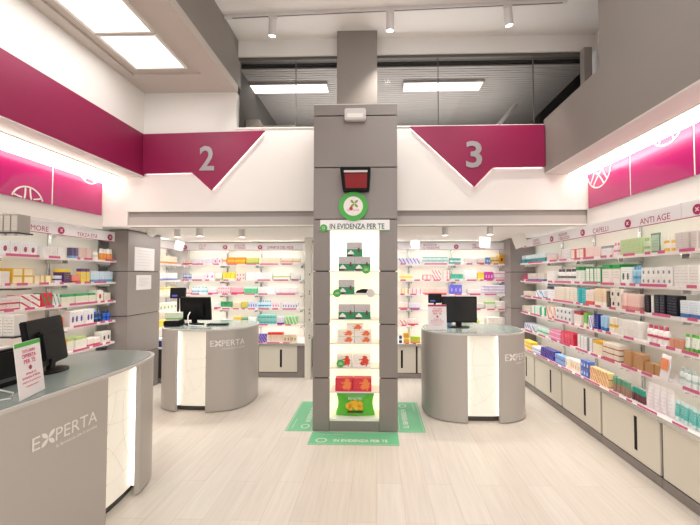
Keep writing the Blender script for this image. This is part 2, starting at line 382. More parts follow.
# sign, disc, display, sensor
FY=PY0-.004
o=empty('headline_sign',(-.22,FY,2.06),'white strip sign reading IN EVIDENZA PER TE above the niche','sign')
box('sign_board',M['header'],(-.585,.135,FY-.008,FY,2.06,2.172),o); box('green_edge',M['green'],(-.585,.135,FY-.010,FY-.008,2.06,2.066),o)
text('lettering','IN EVIDENZA PER TE',M['dgreen'],lambda u,v:(-.485+u,FY-.010,2.078+v),.565,.055,o,bold=.012)
disc(MB(),-.548,2.088,.038,*((lambda u,v:(u,FY-.014,v)),(lambda u,v:(u,FY-.008,v)))).build('green_disc',M['green'],o)
text('arrow_mark','Q',M['ink'],lambda u,v:(-.565+u,FY-.0145,2.073+v),.03,.03,o)
o=empty('round_logo_plaque',(-.24,FY,2.155),'round green plaque with a white centre and leafy cross logo on the pillar','plaque')
disc(MB(),-.24,2.31,.15,(lambda u,v:(u,FY-.03,v)),(lambda u,v:(u,FY-.0095,v)),40).build('green_rim',M['green'],o)
disc(MB(),-.24,2.32,.04,(lambda u,v:(u,FY-.0095,v)),(lambda u,v:(u,FY+.0035,v)),20).build('mount',M['dark'],o)
disc(MB(),-.24,2.31,.1,(lambda u,v:(u,FY-.034,v)),(lambda u,v:(u,FY-.030,v)),32).build('white_centre',M['ink'],o)
def leafx(mb,cx,cz,r,fn0,fn1,wd=.55):
    for k in range(4):
        a=PI/4+k*PI/2; d=Vector((math.cos(a),math.sin(a)));n=Vector((-d.y,d.x)); P=[]
        for t,w in ((.08,.12),(.35,.34),(.6,.42),(.85,.30),(1.05,0)): P.append(d*r*t+n*r*w*wd)
        Q=[d*r*t-n*r*w*wd for t,w in ((.85,.30),(.6,.42),(.35,.34),(.08,.12))]
        mb.prism([(cx+p.x,cz+p.y) for p in P+Q],fn0,fn1)
    return mb
leafx(MB(),-.23,2.335,.052,(lambda u,v:(u,FY-.037,v)),(lambda u,v:(u,FY-.034,v))).build('leaf_cross',mat('leaf_print','8a9a4a',.5),o)
disc(MB(),-.262,2.285,.018,(lambda u,v:(u,FY-.0385,v)),(lambda u,v:(u,FY-.034,v))).build('red_petal',mat('red_print','b03a40',.5),o)
text('small_print','farmacia',M['pinkink'],lambda u,v:(-.30+u,FY-.036,2.262+v),.12,.02,o)
o=empty('queue_display',(-.21,FY,2.43),'black tapered queue display with a dim red digit field on the pillar','display')
P0=[(-.39,2.69),(-.03,2.69),(-.065,2.435),(-.355,2.43)]
MB().prism([(-.37,2.69),(-.06,2.69),(-.075,2.458),(-.345,2.458)],lambda u,v:(u,FY-.07-(v-2.43)*.25,v),lambda u,v:(u,FY,v)).build('display_case',M['black'],o,bevel=.008)
def dface(u,v): return (u,FY-.0725-(v-2.43)*.25,v)
MB().prism([(-.325,2.625),(-.095,2.625),(-.105,2.485),(-.315,2.485)],dface,lambda u,v:(u,FY-.06-(v-2.43)*.25,v)).build('digit_field',M['red'],o)
mb=MB()
for i in range(14):
    for j in range(9):
        u=-.308+i*.0155; v=2.49+j*.0148; mb.prism([(u,v),(u+.009,v),(u+.009,v+.009),(u,v+.009)],lambda u,v:(u,FY-.074-(v-2.43)*.25,v),dface)
mb.build('dot_matrix',mat('red_dots','8c161c',.5,emit=.25),o)
MB().prism([(-.33,2.655),(-.09,2.655),(-.092,2.635),(-.328,2.635)],lambda u,v:(u,FY-.0735-(v-2.43)*.25,v),dface).build('title_strip',M['mauve'],o)
o=empty('alarm_sensor',(-.22,FY,3.19),'small white box sensor at the top of the pillar','sensor')
box('sensor_case',M['mauve'],(-.33,-.11,FY-.06,FY,3.2,3.325),o,bevel=.01); box('sensor_window',M['white_gloss'],(-.30,-.14,FY-.063,FY-.06,3.225,3.265),o)
# ---------------------------------------------------------------- floor stickers
def sticker(x0,x1,y0,y1,rot,label):
    o=empty('floor_sticker',((x0+x1)/2,(y0+y1)/2,0),label,'floor sticker','green stickers around the pillar')
    box('film',M['sticker'],(x0,x1,y0,y1,.0005,.0025),o)
    cx,cy=(x0+x1)/2,(y0+y1)/2
    L=max(x1-x0,y1-y0); W=min(x1-x0,y1-y0)
    def fn(u,v):
        u-=L/2; v-=W/2
        c,s=math.cos(rot),math.sin(rot); return (cx+c*u-s*v,cy+s*u+c*v,.0028)
    text('lettering','IN EVIDENZA PER TE',M['ink'],lambda u,v:fn(.24+u,.06+v),L*.6,.055,o,bold=.015)
    text('small_lettering','consigli della settimana',M['ink'],lambda u,v:fn(.06+u,W-.07+v),.26,.022,o)
    mb=MB()
    P=[(.12+.055*math.cos(t),.09+.045*math.sin(t)) for t in [2*PI*i/20 for i in range(20)]]
    Q=[(.12+.045*math.cos(t),.09+.035*math.sin(t)) for t in [2*PI*i/20 for i in range(20)]]
    for i in range(20):
        j=(i+1)%20; n=len(mb.v); mb.v+=[fn(*P[i]),fn(*P[j]),fn(*Q[j]),fn(*Q[i])]; mb.f.append((n,n+1,n+2,n+3))
    for e in ((.01,.014,L-.01,.017),(.01,W-.017,L-.01,W-.014)):
        n=len(mb.v); mb.v+=[fn(e[0],e[1]),fn(e[2],e[1]),fn(e[2],e[3]),fn(e[0],e[3])]; mb.f.append((n,n+1,n+2,n+3))
    mb.build('outline_print',M['ink'],o)
sticker(PX0,PX1,PY0-.29,PY0-.01,0,'green floor sticker in front of the pillar with upright white lettering')
sticker(PX0-.286,PX0-.008,PY0,PY0+.87,PI/2,'green floor sticker along the left side of the pillar')
sticker(PX1+.008,PX1+.286,PY0,PY0+.87,-PI/2,'green floor sticker along the right side of the pillar')
# ================================================================ COLUMNS
o=empty('clad_column',(-3.35,4.95,0),'grey clad column at the end of the left wall shelves','column')
J=[0,.53,1.068,1.648,2.19]
box('column_core',M['groove'],(-3.46,-3.225,4.62,5.30,0,2.19),o)
for i in range(4): box('cladding_panel',M['clad'],(-3.474,-3.214,4.61,5.31,J[i]+.005,J[i+1]-.005),o,bevel=.002)
for (y0,y1,z0,z1,l) in ((4.73,5.16,1.66,1.975,'large pale notice on the grey column near the aisle'),(4.775,5.095,1.40,1.60,'small pale notice below the larger one on the grey column')):
    o=empty('paper_notice',(-3.212,(y0+y1)/2,z0),l,'notice')
    box('sheet',M['mauve'],(-3.2138,-3.209,y0,y1,z0,z1),o)
    mb=MB()
    for k in range(6): mb.box(-3.2089,-3.2085,y0+.05,y1-.05-.03*(k%3),z1-.05-k*(z1-z0-.08)/6,z1-.044-k*(z1-z0-.08)/6)
    mb.build('print_lines',mat('grey_print','c2bab8',.6),o)
o=empty('clad_column',(2.35,6.1,0),'dark grey clad column in the far right corner between shelves','column')
box('column_core',M['groove'],(2.16,2.55,5.91,6.44,0,2.19),o)
for i in range(4): box('cladding_panel',M['clad'],(2.15,2.555,5.90,6.45,J[i]+.005,J[i+1]-.005),o,bevel=.002)
# ================================================================ SHELVING
SZ=[1.787,1.515,1.277,1.027,.757]; BZ=.522
def shelving_bay(wall,a,b,label,title,group,ledstrength=None,depth=.27):
    """wall: 'R' (front at x=2.30), 'L' (front at x=-3.352), 'B' (front at y=6.143); a..b along the wall"""
    def P(t0,t1,d0,d1,z0,z1):   # d measured from front plane into the wall
        if wall=='R': return (2.30+d0,2.30+d1,t0,t1,z0,z1)
        if wall=='L': return (-3.352-d1,-3.352-d0,t0,t1,z0,z1)
        if wall=='A': return (-3.352-d1,-3.352-d0,t0,t1,z0,z1)
        return (t0,t1,6.143+d0,6.143+d1,z0,z1)
    def F(u,v):                 # sign face: u from the viewer's left, v = z
        if wall=='R': return (2.328,b-u,v)
        if wall in'LA': return (-3.3805,a+u,v)
        return (a+u,6.168,v)
    p=P(a,b,0,depth,0,0)
    o=empty('wall_shelving',((p[0]+p[1])/2,(p[2]+p[3])/2,BZ),label,'shelving',group)
    e=.003
    box('back_panel',M['back'],P(a+e,b-e,depth-.02,depth,BZ,2.165),o)
    for t in (a+e,b-e-.012): box('upright',M['alu'],P(t,t+.012,depth-.04,depth-.02,BZ,2.15),o)
    for i,z in enumerate(SZ):
        q0=P(a+e,b-e,0,depth-.02,z-.014,z); q1=P(a+e,b-e,0,.008,z-.028,z-.014); sh=MB().box(*q0).box(*q1).build('shelf',M['shelf'],o)
        box('light_strip',M['led'] if wall in'BA' else M['led2'],P(a+.05,b-.05,.014,.034,z-.021,z-.0145),sh)
        for t in (a+.03,b-.05): 
            q=P(t,t+.012,.05,depth-.04,z-.06,z-.0145); box('bracket',M['alu'],q,sh)
        SHELF[(wall,i+1)]=SHELF.get((wall,i+1),[])+[(a,b,sh)]
    box('light_strip',M['led'] if wall in'BA' else M['led2'],P(a+.05,b-.05,.045,.06,2.03,2.036),o)
    hb=box('header_board',M['header'],P(a+e,b-e,.03,.042,2.025,2.15),o)
    box('magenta_line',M['hmag'],P(a+e,b-e,.027,.030,2.025,2.031),hb)
    L=b-a
    if title:
        v,f,asp=textmesh(title,0); nl=title.count('\n')+1
        h=.052 if nl==1 else .08; w=min(h*asp,L*.58); tc=L*{'R':.63,'L':.38}.get(wall,.5)
        text('lettering',title,M['hmag'],lambda u,v:F(tc-w/2+u,2.045+v),w,h,hb)
    mb=MB(); du={'R':.145,'L':L-.09}.get(wall,.045)
    fn0=(lambda u,v:F(u,v)); 
    def fn1(u,v):
        x,y,z=F(u,v); return (x-.006,y,z) if wall=='R' else ((x+.006,y,z) if wall in 'LA' else (x,y-.006,z))
    disc(mb,du,2.078,.038,fn0,fn1,20); mb.build('round_mark',M['hmag'],hb)
    def fn2(u,v):
        x,y,z=fn1(u,v); return (x-.001,y,z) if wall=='R' else ((x+.001,y,z) if wall in 'LA' else (x,y-.001,z))
    leafx(MB(),du,2.078,.02,fn2,fn1).build('mark_emblem',M['ink'],hb)
    return o
SHELF={}
for a,b,t,l in ((5.03,5.89,'COSMESI\nNATURALE','right wall shelving bay in the far corner by the dark column'),
              (4.303,5.03,'PROFUMI\nE BELLEZZA','right wall shelving bay second from the dark corner column'),
              (3.565,4.303,'CAPELLI','right wall shelving bay under the CAPELLI header'),
              (2.832,3.565,'ANTI AGE','right wall shelving bay under the ANTI AGE header'),
              (2.10,2.832,'VISO','right wall shelving bay at the right edge of view')):
    shelving_bay('R',a,b,l,t,'shelving bays along the right wall')
for a,b,t,l in ((3.88,4.595,'TERZA ETÀ','left wall shelving bay under the TERZA ETÀ header'),
              (3.16,3.88,'RA E UMORE','left wall shelving bay under the header ending in E UMORE'),
              (2.44,3.16,'SONNO','left wall shelving bay at the left edge of view')):
    shelving_bay('L',a,b,l,t,'shelving bays along the left wall')
for a,b,t,l in ((-3.35,-2.645,'OLI E\nSALI','back wall shelving bay in the left corner'),(-2.645,-2.04,'DOLORI\nE FEBBRE','back wall shelving bay second from the left corner'),(-2.04,-1.255,'OFFERTE DEL MESE','back wall shelving bay left of the white pillar edge'),
              (.0,.56,'TOSSE\nE GOLA','back wall shelving bay just right of the pillar'),(.56,1.30,'BRONCHI\nE TENSIONE','back wall shelving bay behind the right monitor'),(1.30,2.145,'VIE\nURINARIE','back wall shelving bay beside the dark corner column')):
    shelving_bay('B',a,b,l,t,'shelving bays along the back wall')
shelving_bay('A',5.33,6.13,'side shelving bay in the alcove behind the grey left column','',None)
# pale glass-edged upright beside the back shelving
o=empty('display_upright',(-1.06,5.63,0),'tall narrow white perforated upright at the left of the pillar','upright')
box('post',M['back'],(-1.108,-1.015,5.60,5.66,0,2.18),o,bevel=.004)
mb=MB()
for z in (.62,.66,.9,1.0,1.06,1.3,1.34,1.6): mb.box(-1.045,-1.03,5.597,5.601,z,z+.022)
mb.build('socket',M['dark'],o)
# ---------------------------------------------------------------- base cabinets
def cabinet(wall,a,b,label,group,front,deep,hfrac,end=False,door_to=None):
    def P(t0,t1,d0,d1,z0,z1):
        if wall=='R': return (front+d0,front+d1,t0,t1,z0,z1)
        if wall=='L': return (front-d1,front-d0,t0,t1,z0,z1)
        return (t0,t1,front+d0,front+d1,z0,z1)
    p=P(a,b,0,deep,0,0)
    o=empty('base_cabinet',((p[0]+p[1])/2,(p[2]+p[3])/2,0),label,'cabinet',group)
    e=.002
    box('plinth',M['clad'],P(a+e,b-e,.0,deep,.003,.075),o)
    box('body',M['groove'],P(a+e,b-e,.02,deep,.075,.50),o)
    dt=door_to if door_to is not None else b-.014
    d=box('door',M['cream'],P(a+.014,dt,0,.019,.085,.497),o,bevel=.002)
    hx=a+(b-a)*hfrac
    box('handle',M['black'],P(hx-.016,hx+.016,-.002,.006,.16,.435),d)
    tp=box('top',M['shelf'],P(a+e,b-e,-.012,deep,.5005,BZ),o)
    box('alu_edge',M['alu'],P(a+e,b-e,-.018,-.012,.4985,BZ+.012),tp)
    if end: box('end_panel',M['clad'],P(dt+.003,b-.0005,-.001,deep,.076,.499),o)
    SHELF[(wall,0)]=SHELF.get((wall,0),[])+[(a,b,tp)]
    return o
names=['in the far corner behind the right counter','second from the far corner','third from the far corner','fourth from the far corner','nearest the camera at the right edge']
for i,(a,b) in enumerate(((5.03,5.75),(4.303,5.03),(3.565,4.303),(2.832,3.565),(2.10,2.832))):
    cabinet('R',a,b,'cream right wall cabinet, '+names[i],'base cabinets along the right wall',2.138,.46,.37)
for i,(a,b) in enumerate(((3.88,4.595),(3.16,3.88),(2.44,3.16))):
    cabinet('L',a,b,'cream door base cabinet along the left wall, '+['beside the grey column','behind the front counter','at the left edge'][i],'base cabinets along the left wall',-3.20,.42,.5)
cabinet('A' if 0 else 'L',5.33,6.10,'cream door base cabinet in the alcove behind the left column','',-3.13,.5,.75)
cabinet('B',-3.10,-2.49,'cream door back wall cabinet hidden behind the left monitor counter','base cabinets at the back wall',5.69,.72,.6)
cabinet('B',-2.49,-1.86,'cream door back wall cabinet behind the round left counter','base cabinets at the back wall',5.69,.72,.6)
cabinet('B',-1.86,-1.12,'back wall cabinet with grey end panel beside the left counter',None,5.69,.72,.49,True,-1.245)
cabinet('B',.0,.62,'cream door back wall cabinet seen between the pillar and right counter',None,5.69,.72,.63)
cabinet('B',.62,1.38,'cream door back wall cabinet behind the right counter','base cabinets behind the right counter',5.69,.72,.5)
cabinet('B',1.38,2.115,'cream door back wall cabinet behind the right counter','base cabinets behind the right counter',5.69,.72,.5)
RUNS=[
('R1',5.094,5.889,0.12,6,'mb','pale teal and white medicine box','e8f0f0','3fa8b4','half',1),
('R1',4.683,5.064,0.09,4,'cb','small blush pink box','f0dcd8','c88a90','marks',1),
('R1',4.444,4.658,0.14,2,'cb','tall white box with navy lettering','f4f0ee','6a6f98','marks',1),
('R1',4.148,4.421,0.12,3,'cb','white box outlined in coral','f4ece8','e07a6a','frame',1),
('R1',3.890,4.129,0.12,4,'cb','pale pink box with coral lettering','f3dcd6','d8736a','marks',1),
('R1',3.678,3.873,0.11,4,'mb','white box with grey top and pink foot','efe8e6','8e9898','top',1),
('R1',3.588,3.663,0.13,2,'bo','slim pink and white bottle','f2dfe2','d890a8','mid',1),
('R1',3.280,3.573,0.15,4,'cb','light green cosmetics carton','bcd29a','8fb070','marks',1),
('R1',3.209,3.268,0.14,2,'bo','slim pale green bottle','d2dfc2','9cb48a','mid',1),
('R1',3.096,3.197,0.17,1,'po','sage green gift pouch','a9bda6','5f7f6c','frame',1),
('R1',2.942,3.053,0.14,3,'tu','white tube with pink and yellow cap','f4efe6','e9b840','mid',1),
('R1',2.668,2.903,0.14,6,'cb','greige ribbed cosmetics carton','d9cfca','b9a9a6','marks',1),
('R2',5.734,5.930,0.09,2,'mb','small magenta box','c83268','f0c0d0','low',1),
('R2',5.124,5.696,0.11,5,'mb','white box with blue and tan bands','e8ddd0','3f6fae','low',1),
('R2',4.812,5.094,0.14,3,'cb','plain white carton','f6f3ef','dcd6d0','marks',1),
('R2',4.355,4.786,0.16,6,'bo','white bottle with dark lettering','f3efea','5a4f58','mid',1),
('R2',4.168,4.312,0.18,2,'cb','white box with dark green top','f0f2ea','0f8a40','top',1),
('R2',3.839,4.148,0.17,4,'cb','white box edged in green','eef0e6','3a9a58','frame',1),
('R2',3.573,3.822,0.19,2,'cb','large white box with green lid band','f3e8e2','1c9a44','top',1),
('R2',3.407,3.559,0.16,2,'cb','white box with dark green heart','f2f2ee','1c6048','dot',1),
('R2',3.280,3.394,0.17,3,'bo','light blue bottle','9fcbe0','5aa0c8','mid',1),
('R2',2.932,3.268,0.15,6,'cb','white carton with small grey emblem','f3f0ec','7f8a8c','dot',2),
('R2',2.660,2.922,0.16,6,'cb','white carton with fine grey ribs','eeeae4','b8b0ac','marks',1),
('R3',5.480,5.930,0.07,3,'mb','low cream box','e9dfcf','c0b090','marks',1),
('R3',5.124,5.445,0.1,3,'mb','white box with blue wave','eef2f6','3f86cf','diag',1),
('R3',4.866,5.094,0.17,2,'cb','tall white box with navy crest','f3f1f2','2a2f58','top',1),
('R3',4.312,4.839,0.17,6,'cb','cream cosmetics carton','ece2d2','c8a890','marks',1),
('R3',4.168,4.291,0.17,3,'cb','teal carton','35b0b4','cfeef0','marks',1),
('R3',3.997,4.148,0.16,2,'cb','cream carton with coral foot','efe4d8','e0564c','low',1),
('R3',3.789,3.979,0.18,3,'cb','sand coloured carton with white foot','e8cfae','f4eee2','low',1),
('R3',3.709,3.757,0.16,1,'cb','narrow dark brown carton','3a2a26','b09080','marks',1),
('R3',3.544,3.694,0.19,2,'cb','cream carton with two dark dots','efe7da','403030','dot',2),
('R3',3.293,3.530,0.15,5,'cb','pale rose carton','efcfc4','d88f86','low',1),
('R3',3.180,3.268,0.15,2,'cb','black carton with faint grey print','17171d','6a6a78','marks',1),
('R3',3.140,3.168,0.15,1,'cb','narrow white carton between black ones','f2efe8','d0c8c0','marks',1),
('R3',2.903,3.129,0.16,4,'cb','dark navy carton with grey grid','14161f','70748c','marks',1),
('R3',2.660,2.884,0.13,5,'cb','pale blue carton with blue foot','e4ebf0','4878b0','low',1),
('R4',5.586,5.930,0.09,3,'mb','low ivory box','e8e0d2','b8ae9c','marks',2),
('R4',5.154,5.550,0.12,4,'mb','white box with mint green side','eef3ee','48c08c','right',1),
('R4',4.839,5.124,0.15,4,'mb','cream box with red stripe','efe2d4','c8382c','diag',1),
('R4',4.421,4.812,0.16,4,'mb','pale grey box with dark emblems','dedfe0','50484c','dot',2),
('R4',4.229,4.399,0.15,2,'mb','white box with deep red top','efe6e0','a81c28','top',1),
('R4',4.109,4.208,0.15,2,'mb','lime green box','6ab43c','e4f0c8','low',1),
('R4',3.997,4.090,0.13,2,'mb','lilac white box with blue corner','e9e6f2','4038b0','diag',1),
('R4',3.908,3.979,0.16,2,'mb','navy blue box','1c2a80','9fb0e0','marks',1),
('R4',3.773,3.890,0.15,3,'mb','sky blue box','a8cfec','3878b8','low',1),
('R4',3.632,3.757,0.15,3,'mb','cream box with yellow band','f1e8d4','e8b838','mid',1),
('R4',3.317,3.588,0.15,4,'cb','white carton stacked in two layers','f0ece6','c8b8b0','marks',2),
('R4',3.012,3.244,0.15,4,'bo','white pump bottle with pink label','f3eeea','c84868','mid',1),
('R4',2.866,2.991,0.07,3,'cb','low terracotta box','d89c80','b06848','marks',1),
('R4',2.660,2.847,0.13,5,'tu','white tube with bright green cap','eef2e8','58b838','top',1),
('R5',5.445,5.889,0.09,4,'mb','white box with blue triangle','eceef4','3858a8','diag',1),
('R5',5.035,5.411,0.08,4,'mb','mint and white box','cfeadb','28a068','mid',1),
('R5',4.708,5.006,0.12,4,'mb','pale magenta box in two layers','e888b0','f4d8e4','mid',2),
('R5',4.399,4.683,0.14,4,'mb','crimson pink box in two layers','d8284c','f4a8b8','marks',2),
('R5',4.034,4.355,0.15,4,'mb','white box with grey side','e9e7e4','8c9098','right',1),
('R5',3.856,4.015,0.15,2,'mb','cream box with yellow and black top','efe3cc','d8a818','top',1),
('R5',3.588,3.839,0.16,3,'mb','white and sand box in layers','f0e9da','b8642c','low',3),
('R5',3.280,3.530,0.14,5,'cb','tall kraft brown box','c09468','9c7048','marks',1),
('R5',3.107,3.268,0.09,3,'cb','low kraft brown box','b88c60','8c6440','marks',1),
('R5',2.660,2.932,0.13,6,'bo','frosted white bottle','e9efec','b8ccc8','mid',1),
('R0',5.292,5.611,0.11,4,'mb','bright yellow box','ecca2c','f4ecc0','low',2),
('R0',5.007,5.258,0.08,3,'mb','white box with sky blue foot','eef0f4','58a0d8','low',2),
('R0',4.621,4.977,0.12,5,'mb','dark violet blue box','2c2c88','8870c8','diag',2),
('R0',4.358,4.596,0.11,5,'mb','light blue and lilac box','88b8e4','8068b8','low',2),
('R0',4.044,4.336,0.12,5,'mb','white box with yellow sun','f2ecdc','e8b030','dot',1),
('R0',3.877,4.025,0.17,3,'mb','blue box with white squares','5878c8','e8ecf4','dot',2),
('R0',3.552,3.859,0.14,7,'mb','yellow box with orange and pink print','f0dc98','e05878','diag',2),
('R0',3.277,3.537,0.13,6,'ja','brown jar with green lid','a88070','609878','top',1),
('R0',3.110,3.265,0.11,5,'ja','dark red jar with teal lid','702838','28a088','top',1),
('R0',2.841,3.087,0.2,4,'po','large white pharmacy pouch','f1ecec','dcd0d4','marks',1),
('R0',2.568,2.822,0.15,6,'tu','aqua green tube','68c4bc','d8f0ec','top',1),
('L1',3.170,3.537,0.13,4,'mb','white box with blue edge and red dot','eceef2','984048','dot',1),
('L1',3.602,3.864,0.11,3,'mb','clear white box with grey lettering','eceae6','a0a0a8','marks',1),
('L1',3.955,4.037,0.12,2,'mb','dark violet and blue box','605078','88b0d8','low',1),
('L1',4.051,4.211,0.13,3,'mb','dusty pink box','e4c8c0','b88880','marks',1),
('L1',4.303,4.367,0.12,1,'bo','white bottle beside orange jars','f4efe8','d8d0c8','mid',1),
('L1',4.375,4.565,0.14,4,'ja','orange jar with white lid','f09a2c','f6f0e6','top',1),
('L2',3.170,3.260,0.12,1,'mb','plain white box in two layers','ece9e2','c8a0a0','marks',2),
('L2',3.278,3.494,0.15,2,'mb','long cream box with yellow ends in layers','f4e8c8','e8b830','frame',2),
('L2',3.505,3.717,0.08,3,'mb','low cream box with yellow end','f2e8cc','e0b038','right',1),
('L2',3.741,3.826,0.08,2,'mb','low navy and white box','e4e4f0','28286c','mid',1),
('L2',3.839,3.929,0.15,1,'mb','purple and yellow box','58386c','f0d030','top',1),
('L2',3.942,4.051,0.09,2,'mb','coral pink box','f09880','c84830','low',1),
('L2',4.065,4.196,0.16,3,'mb','yellow box with purple top stripe','f0d868','683878','top',1),
('L2',4.211,4.565,0.13,5,'mb','pale blue and white box','d8e6f2','58a8cc','low',1),
('L3',3.170,3.354,0.11,3,'mb','rose and white box in two layers','e8d8d4','c83850','low',2),
('L3',3.363,3.569,0.13,2,'mb','white box with red and green slash','f2eeea','c82038','diag',2),
('L3',3.580,3.717,0.14,2,'mb','red box with green slash','d82c40','189060','diag',1),
('L3',3.729,3.801,0.12,2,'mb','white box with dark green slash','ecf2ee','188058','diag',1),
('L3',3.814,4.303,0.11,5,'mb','ivory box with green top','eee8d8','38a860','top',1),
('L3',4.319,4.416,0.14,1,'mb','ivory box with red roundel','eee6da','c82840','dot',1),
('L3',4.433,4.565,0.1,2,'mb','short ivory box','e9e2d2','c8b8a0','marks',1),
('L4',3.241,3.453,0.11,3,'mb','glassy grey blue box','a8c0c8','d8e4e8','marks',1),
('L4',3.484,3.851,0.12,5,'mb','orange and red box','e87848','c02828','low',1),
('L4',3.929,4.303,0.17,5,'mb','tall white box with blue crescent','eeeae6','303098','dot',1),
('L4',4.319,4.433,0.13,2,'bo','black and blue bottle','202838','3080d8','mid',1),
('L4',4.449,4.552,0.12,2,'bo','bright blue bottle','2868d0','183070','mid',1),
('L5',3.741,3.839,0.14,2,'mb','white and orange box','f0d8b8','e85848','low',1),
('L5',3.845,3.916,0.14,1,'mb','amber yellow box','f0a828','f8e4b0','mid',1),
('L5',3.929,4.196,0.14,3,'mb','white box with pale green top','f1eee4','b8cc88','top',1),
('L5',4.211,4.400,0.09,2,'mb','low white box with red foot','f0ebe4','c84858','low',1),
('L5',4.416,4.565,0.14,2,'mb','white box with dark figures','f0ebe2','383048','dot',1),
('L0',3.823,4.201,0.1,4,'mb','light sky blue box','8cc0e8','e8f0f8','top',1),
('L0',4.217,4.514,0.13,5,'mb','dark navy box with green print','202c48','4890a0','marks',2),
('B1',-3.351,-3.194,0.08,4,'mb','rose and cream box','ecd8cc','b83848','low',1),
('B1',-3.176,-2.828,0.09,5,'mb','white box with lilac lettering','f3eef4','8068a8','marks',1),
('B1',-2.810,-2.671,0.11,2,'mb','white box with magenta ring','f6ecf2','c838a0','dot',1),
('B1',-2.654,-2.584,0.12,1,'mb','white box with orange stripe','f4ece0','e89030','mid',1),
('B1',-2.567,-2.255,0.12,5,'mb','orange box with yellow band','f4a028','f8d848','mid',1),
('B1',-2.238,-2.030,0.11,4,'mb','yellow green box','dce070','88b848','low',1),
('B1',-2.013,-1.651,0.11,6,'mb','pale yellow and white box','f8f2dc','f0d088','marks',1),
('B1',-1.634,-1.307,0.1,5,'mb','white box with faint orange stripe','f6f0e2','ecb078','mid',1),
('B2',-3.351,-3.194,0.11,5,'bo','grey blue bottle','b8c4dc','505c90','mid',1),
('B2',-3.176,-2.967,0.1,4,'mb','plain white box','f4f2f0','c8c4d0','marks',1),
('B2',-2.949,-2.793,0.13,2,'mb','white box with pink circle','f6eef4','d878c0','dot',1),
('B2',-2.775,-2.654,0.12,2,'mb','white box with pale green foot','f2f4ec','a8d088','low',1),
('B2',-2.636,-2.446,0.13,3,'mb','yellow box with white foot','f4dc20','f8f4d0','low',1),
('B2',-2.411,-2.255,0.12,3,'mb','white box with red and black dots','f0e4dc','b82828','dot',2),
('B2',-2.238,-1.789,0.13,6,'mb','bright white box','f6f6f4','c8d0d8','marks',1),
('B2',-1.771,-1.479,0.12,4,'mb','white box with lime line','f4f6f0','c0d080','mid',1),
('B2',-1.462,-1.307,0.08,3,'mb','small white box with teal foot','eef0ee','68a8a0','low',1),
('B3',-3.351,-3.211,0.07,3,'mb','low pink box','f2dcdc','c85868','low',1),
('B3',-3.194,-2.915,0.12,5,'bo','pale aqua bottle','cfe8ee','70b0c0','mid',1),
('B3',-2.897,-2.741,0.09,3,'mb','white box with magenta foot','f6f2f4','d048a0','low',1),
('B3',-2.723,-2.515,0.13,5,'mb','white box with red crosses','f8e0e6','e03058','dot',2),
('B3',-2.498,-2.290,0.11,4,'mb','pink box with crimson foot','f4b8c4','d02848','low',1),
('B3',-2.272,-2.047,0.12,4,'mb','mint green box','58cc90','d0f2e0','top',1),
('B3',-2.030,-1.737,0.12,4,'mb','snow white box','f6f6f6','d0d8dc','marks',1),
('B3',-1.720,-1.359,0.11,5,'mb','white box with faint pink foot','f6f4f4','e0c0c8','low',1),
('B4',-3.333,-3.037,0.1,5,'mb','pale lime box','dce8b8','90b860','low',1),
('B4',-2.793,-2.689,0.1,2,'mb','white box with pink foot','f4f0f0','d05070','low',1),
('B4',-2.671,-2.480,0.12,5,'mb','green box with white foot','28a058','e8f4ec','low',1),
('B4',-2.463,-2.324,0.11,3,'mb','cream box','ece6c8','c8b078','marks',1),
('B4',-2.307,-2.220,0.12,2,'mb','mustard yellow box','e4d468','a8b840','low',1),
('B4',-2.203,-2.047,0.12,4,'mb','blue and white box','e0e8f6','2050b8','dot',1),
('B4',-2.030,-1.806,0.14,6,'bo','cyan and white bottle','d8f0f6','38a8d0','mid',1),
('B4',-1.789,-1.651,0.11,3,'mb','white box with rose dots','f4eaec','c07090','dot',1),
('B4',-1.616,-1.341,0.1,6,'mb','white box with one blue spot','f2f4f6','3858b0','dot',1),
('B5',-2.793,-2.706,0.08,2,'mb','small white box','f0f0ee','607898','marks',1),
('B5',-2.636,-2.463,0.09,4,'mb','blue box with white top','2c50b8','f0f0f4','top',1),
('B5',-2.446,-2.324,0.13,2,'mb','golden yellow box','f0cc50','f8ecb8','low',1),
('B5',-2.307,-2.220,0.12,1,'mb','dark green box','3c6c48','90b890','top',1),
('B5',-2.203,-2.047,0.12,3,'mb','white box with mint foot','ecf2ee','58c0a8','low',1),
('B5',-2.030,-1.720,0.17,6,'mb','aqua box in two layers','90d4cc','40a098','mid',2),
('B5',-1.702,-1.582,0.13,3,'mb','white box with purple foot','eee8f4','6838a8','low',1),
('B5',-1.565,-1.359,0.14,4,'mb','leaf green and white box','88cc80','e8f4e0','diag',1),
('B0',-1.925,-1.761,0.14,4,'mb','violet blue box in two layers','4c50b8','d8b0d8','diag',2),
('B0',-1.745,-1.500,0.16,4,'mb','cream box with scarlet top','f0e0cc','e83c20','top',1),
('B0',-1.484,-1.272,0.13,4,'mb','cream box with tan dots','efe2c8','b8864c','dot',1),
('C1',0.379,0.734,0.1,6,'mb','white box with blue violet waves','e6e2f4','4848a8','diag',1),
('C1',0.784,1.204,0.12,7,'mb','teal topped white box','dcecea','38b0a0','top',2),
('C1',1.238,1.422,0.1,3,'mb','teal box with white middle','58b8b0','eef6f4','mid',1),
('C1',1.489,1.690,0.09,3,'mb','plain white carton','f4f0ec','d0b0b0','marks',1),
('C1',1.706,1.823,0.1,2,'mb','white box with coral foot','f2ece8','e07858','low',1),
('C1',1.840,1.923,0.11,2,'mb','blue box with white dot','4888c8','e8eef6','dot',1),
('C1',1.940,2.057,0.12,2,'mb','pale yellow box','f0dca0','d09050','mid',1),
('C1',2.073,2.240,0.16,2,'mb','amber orange box with black dots','eca824','402c10','dot',1),
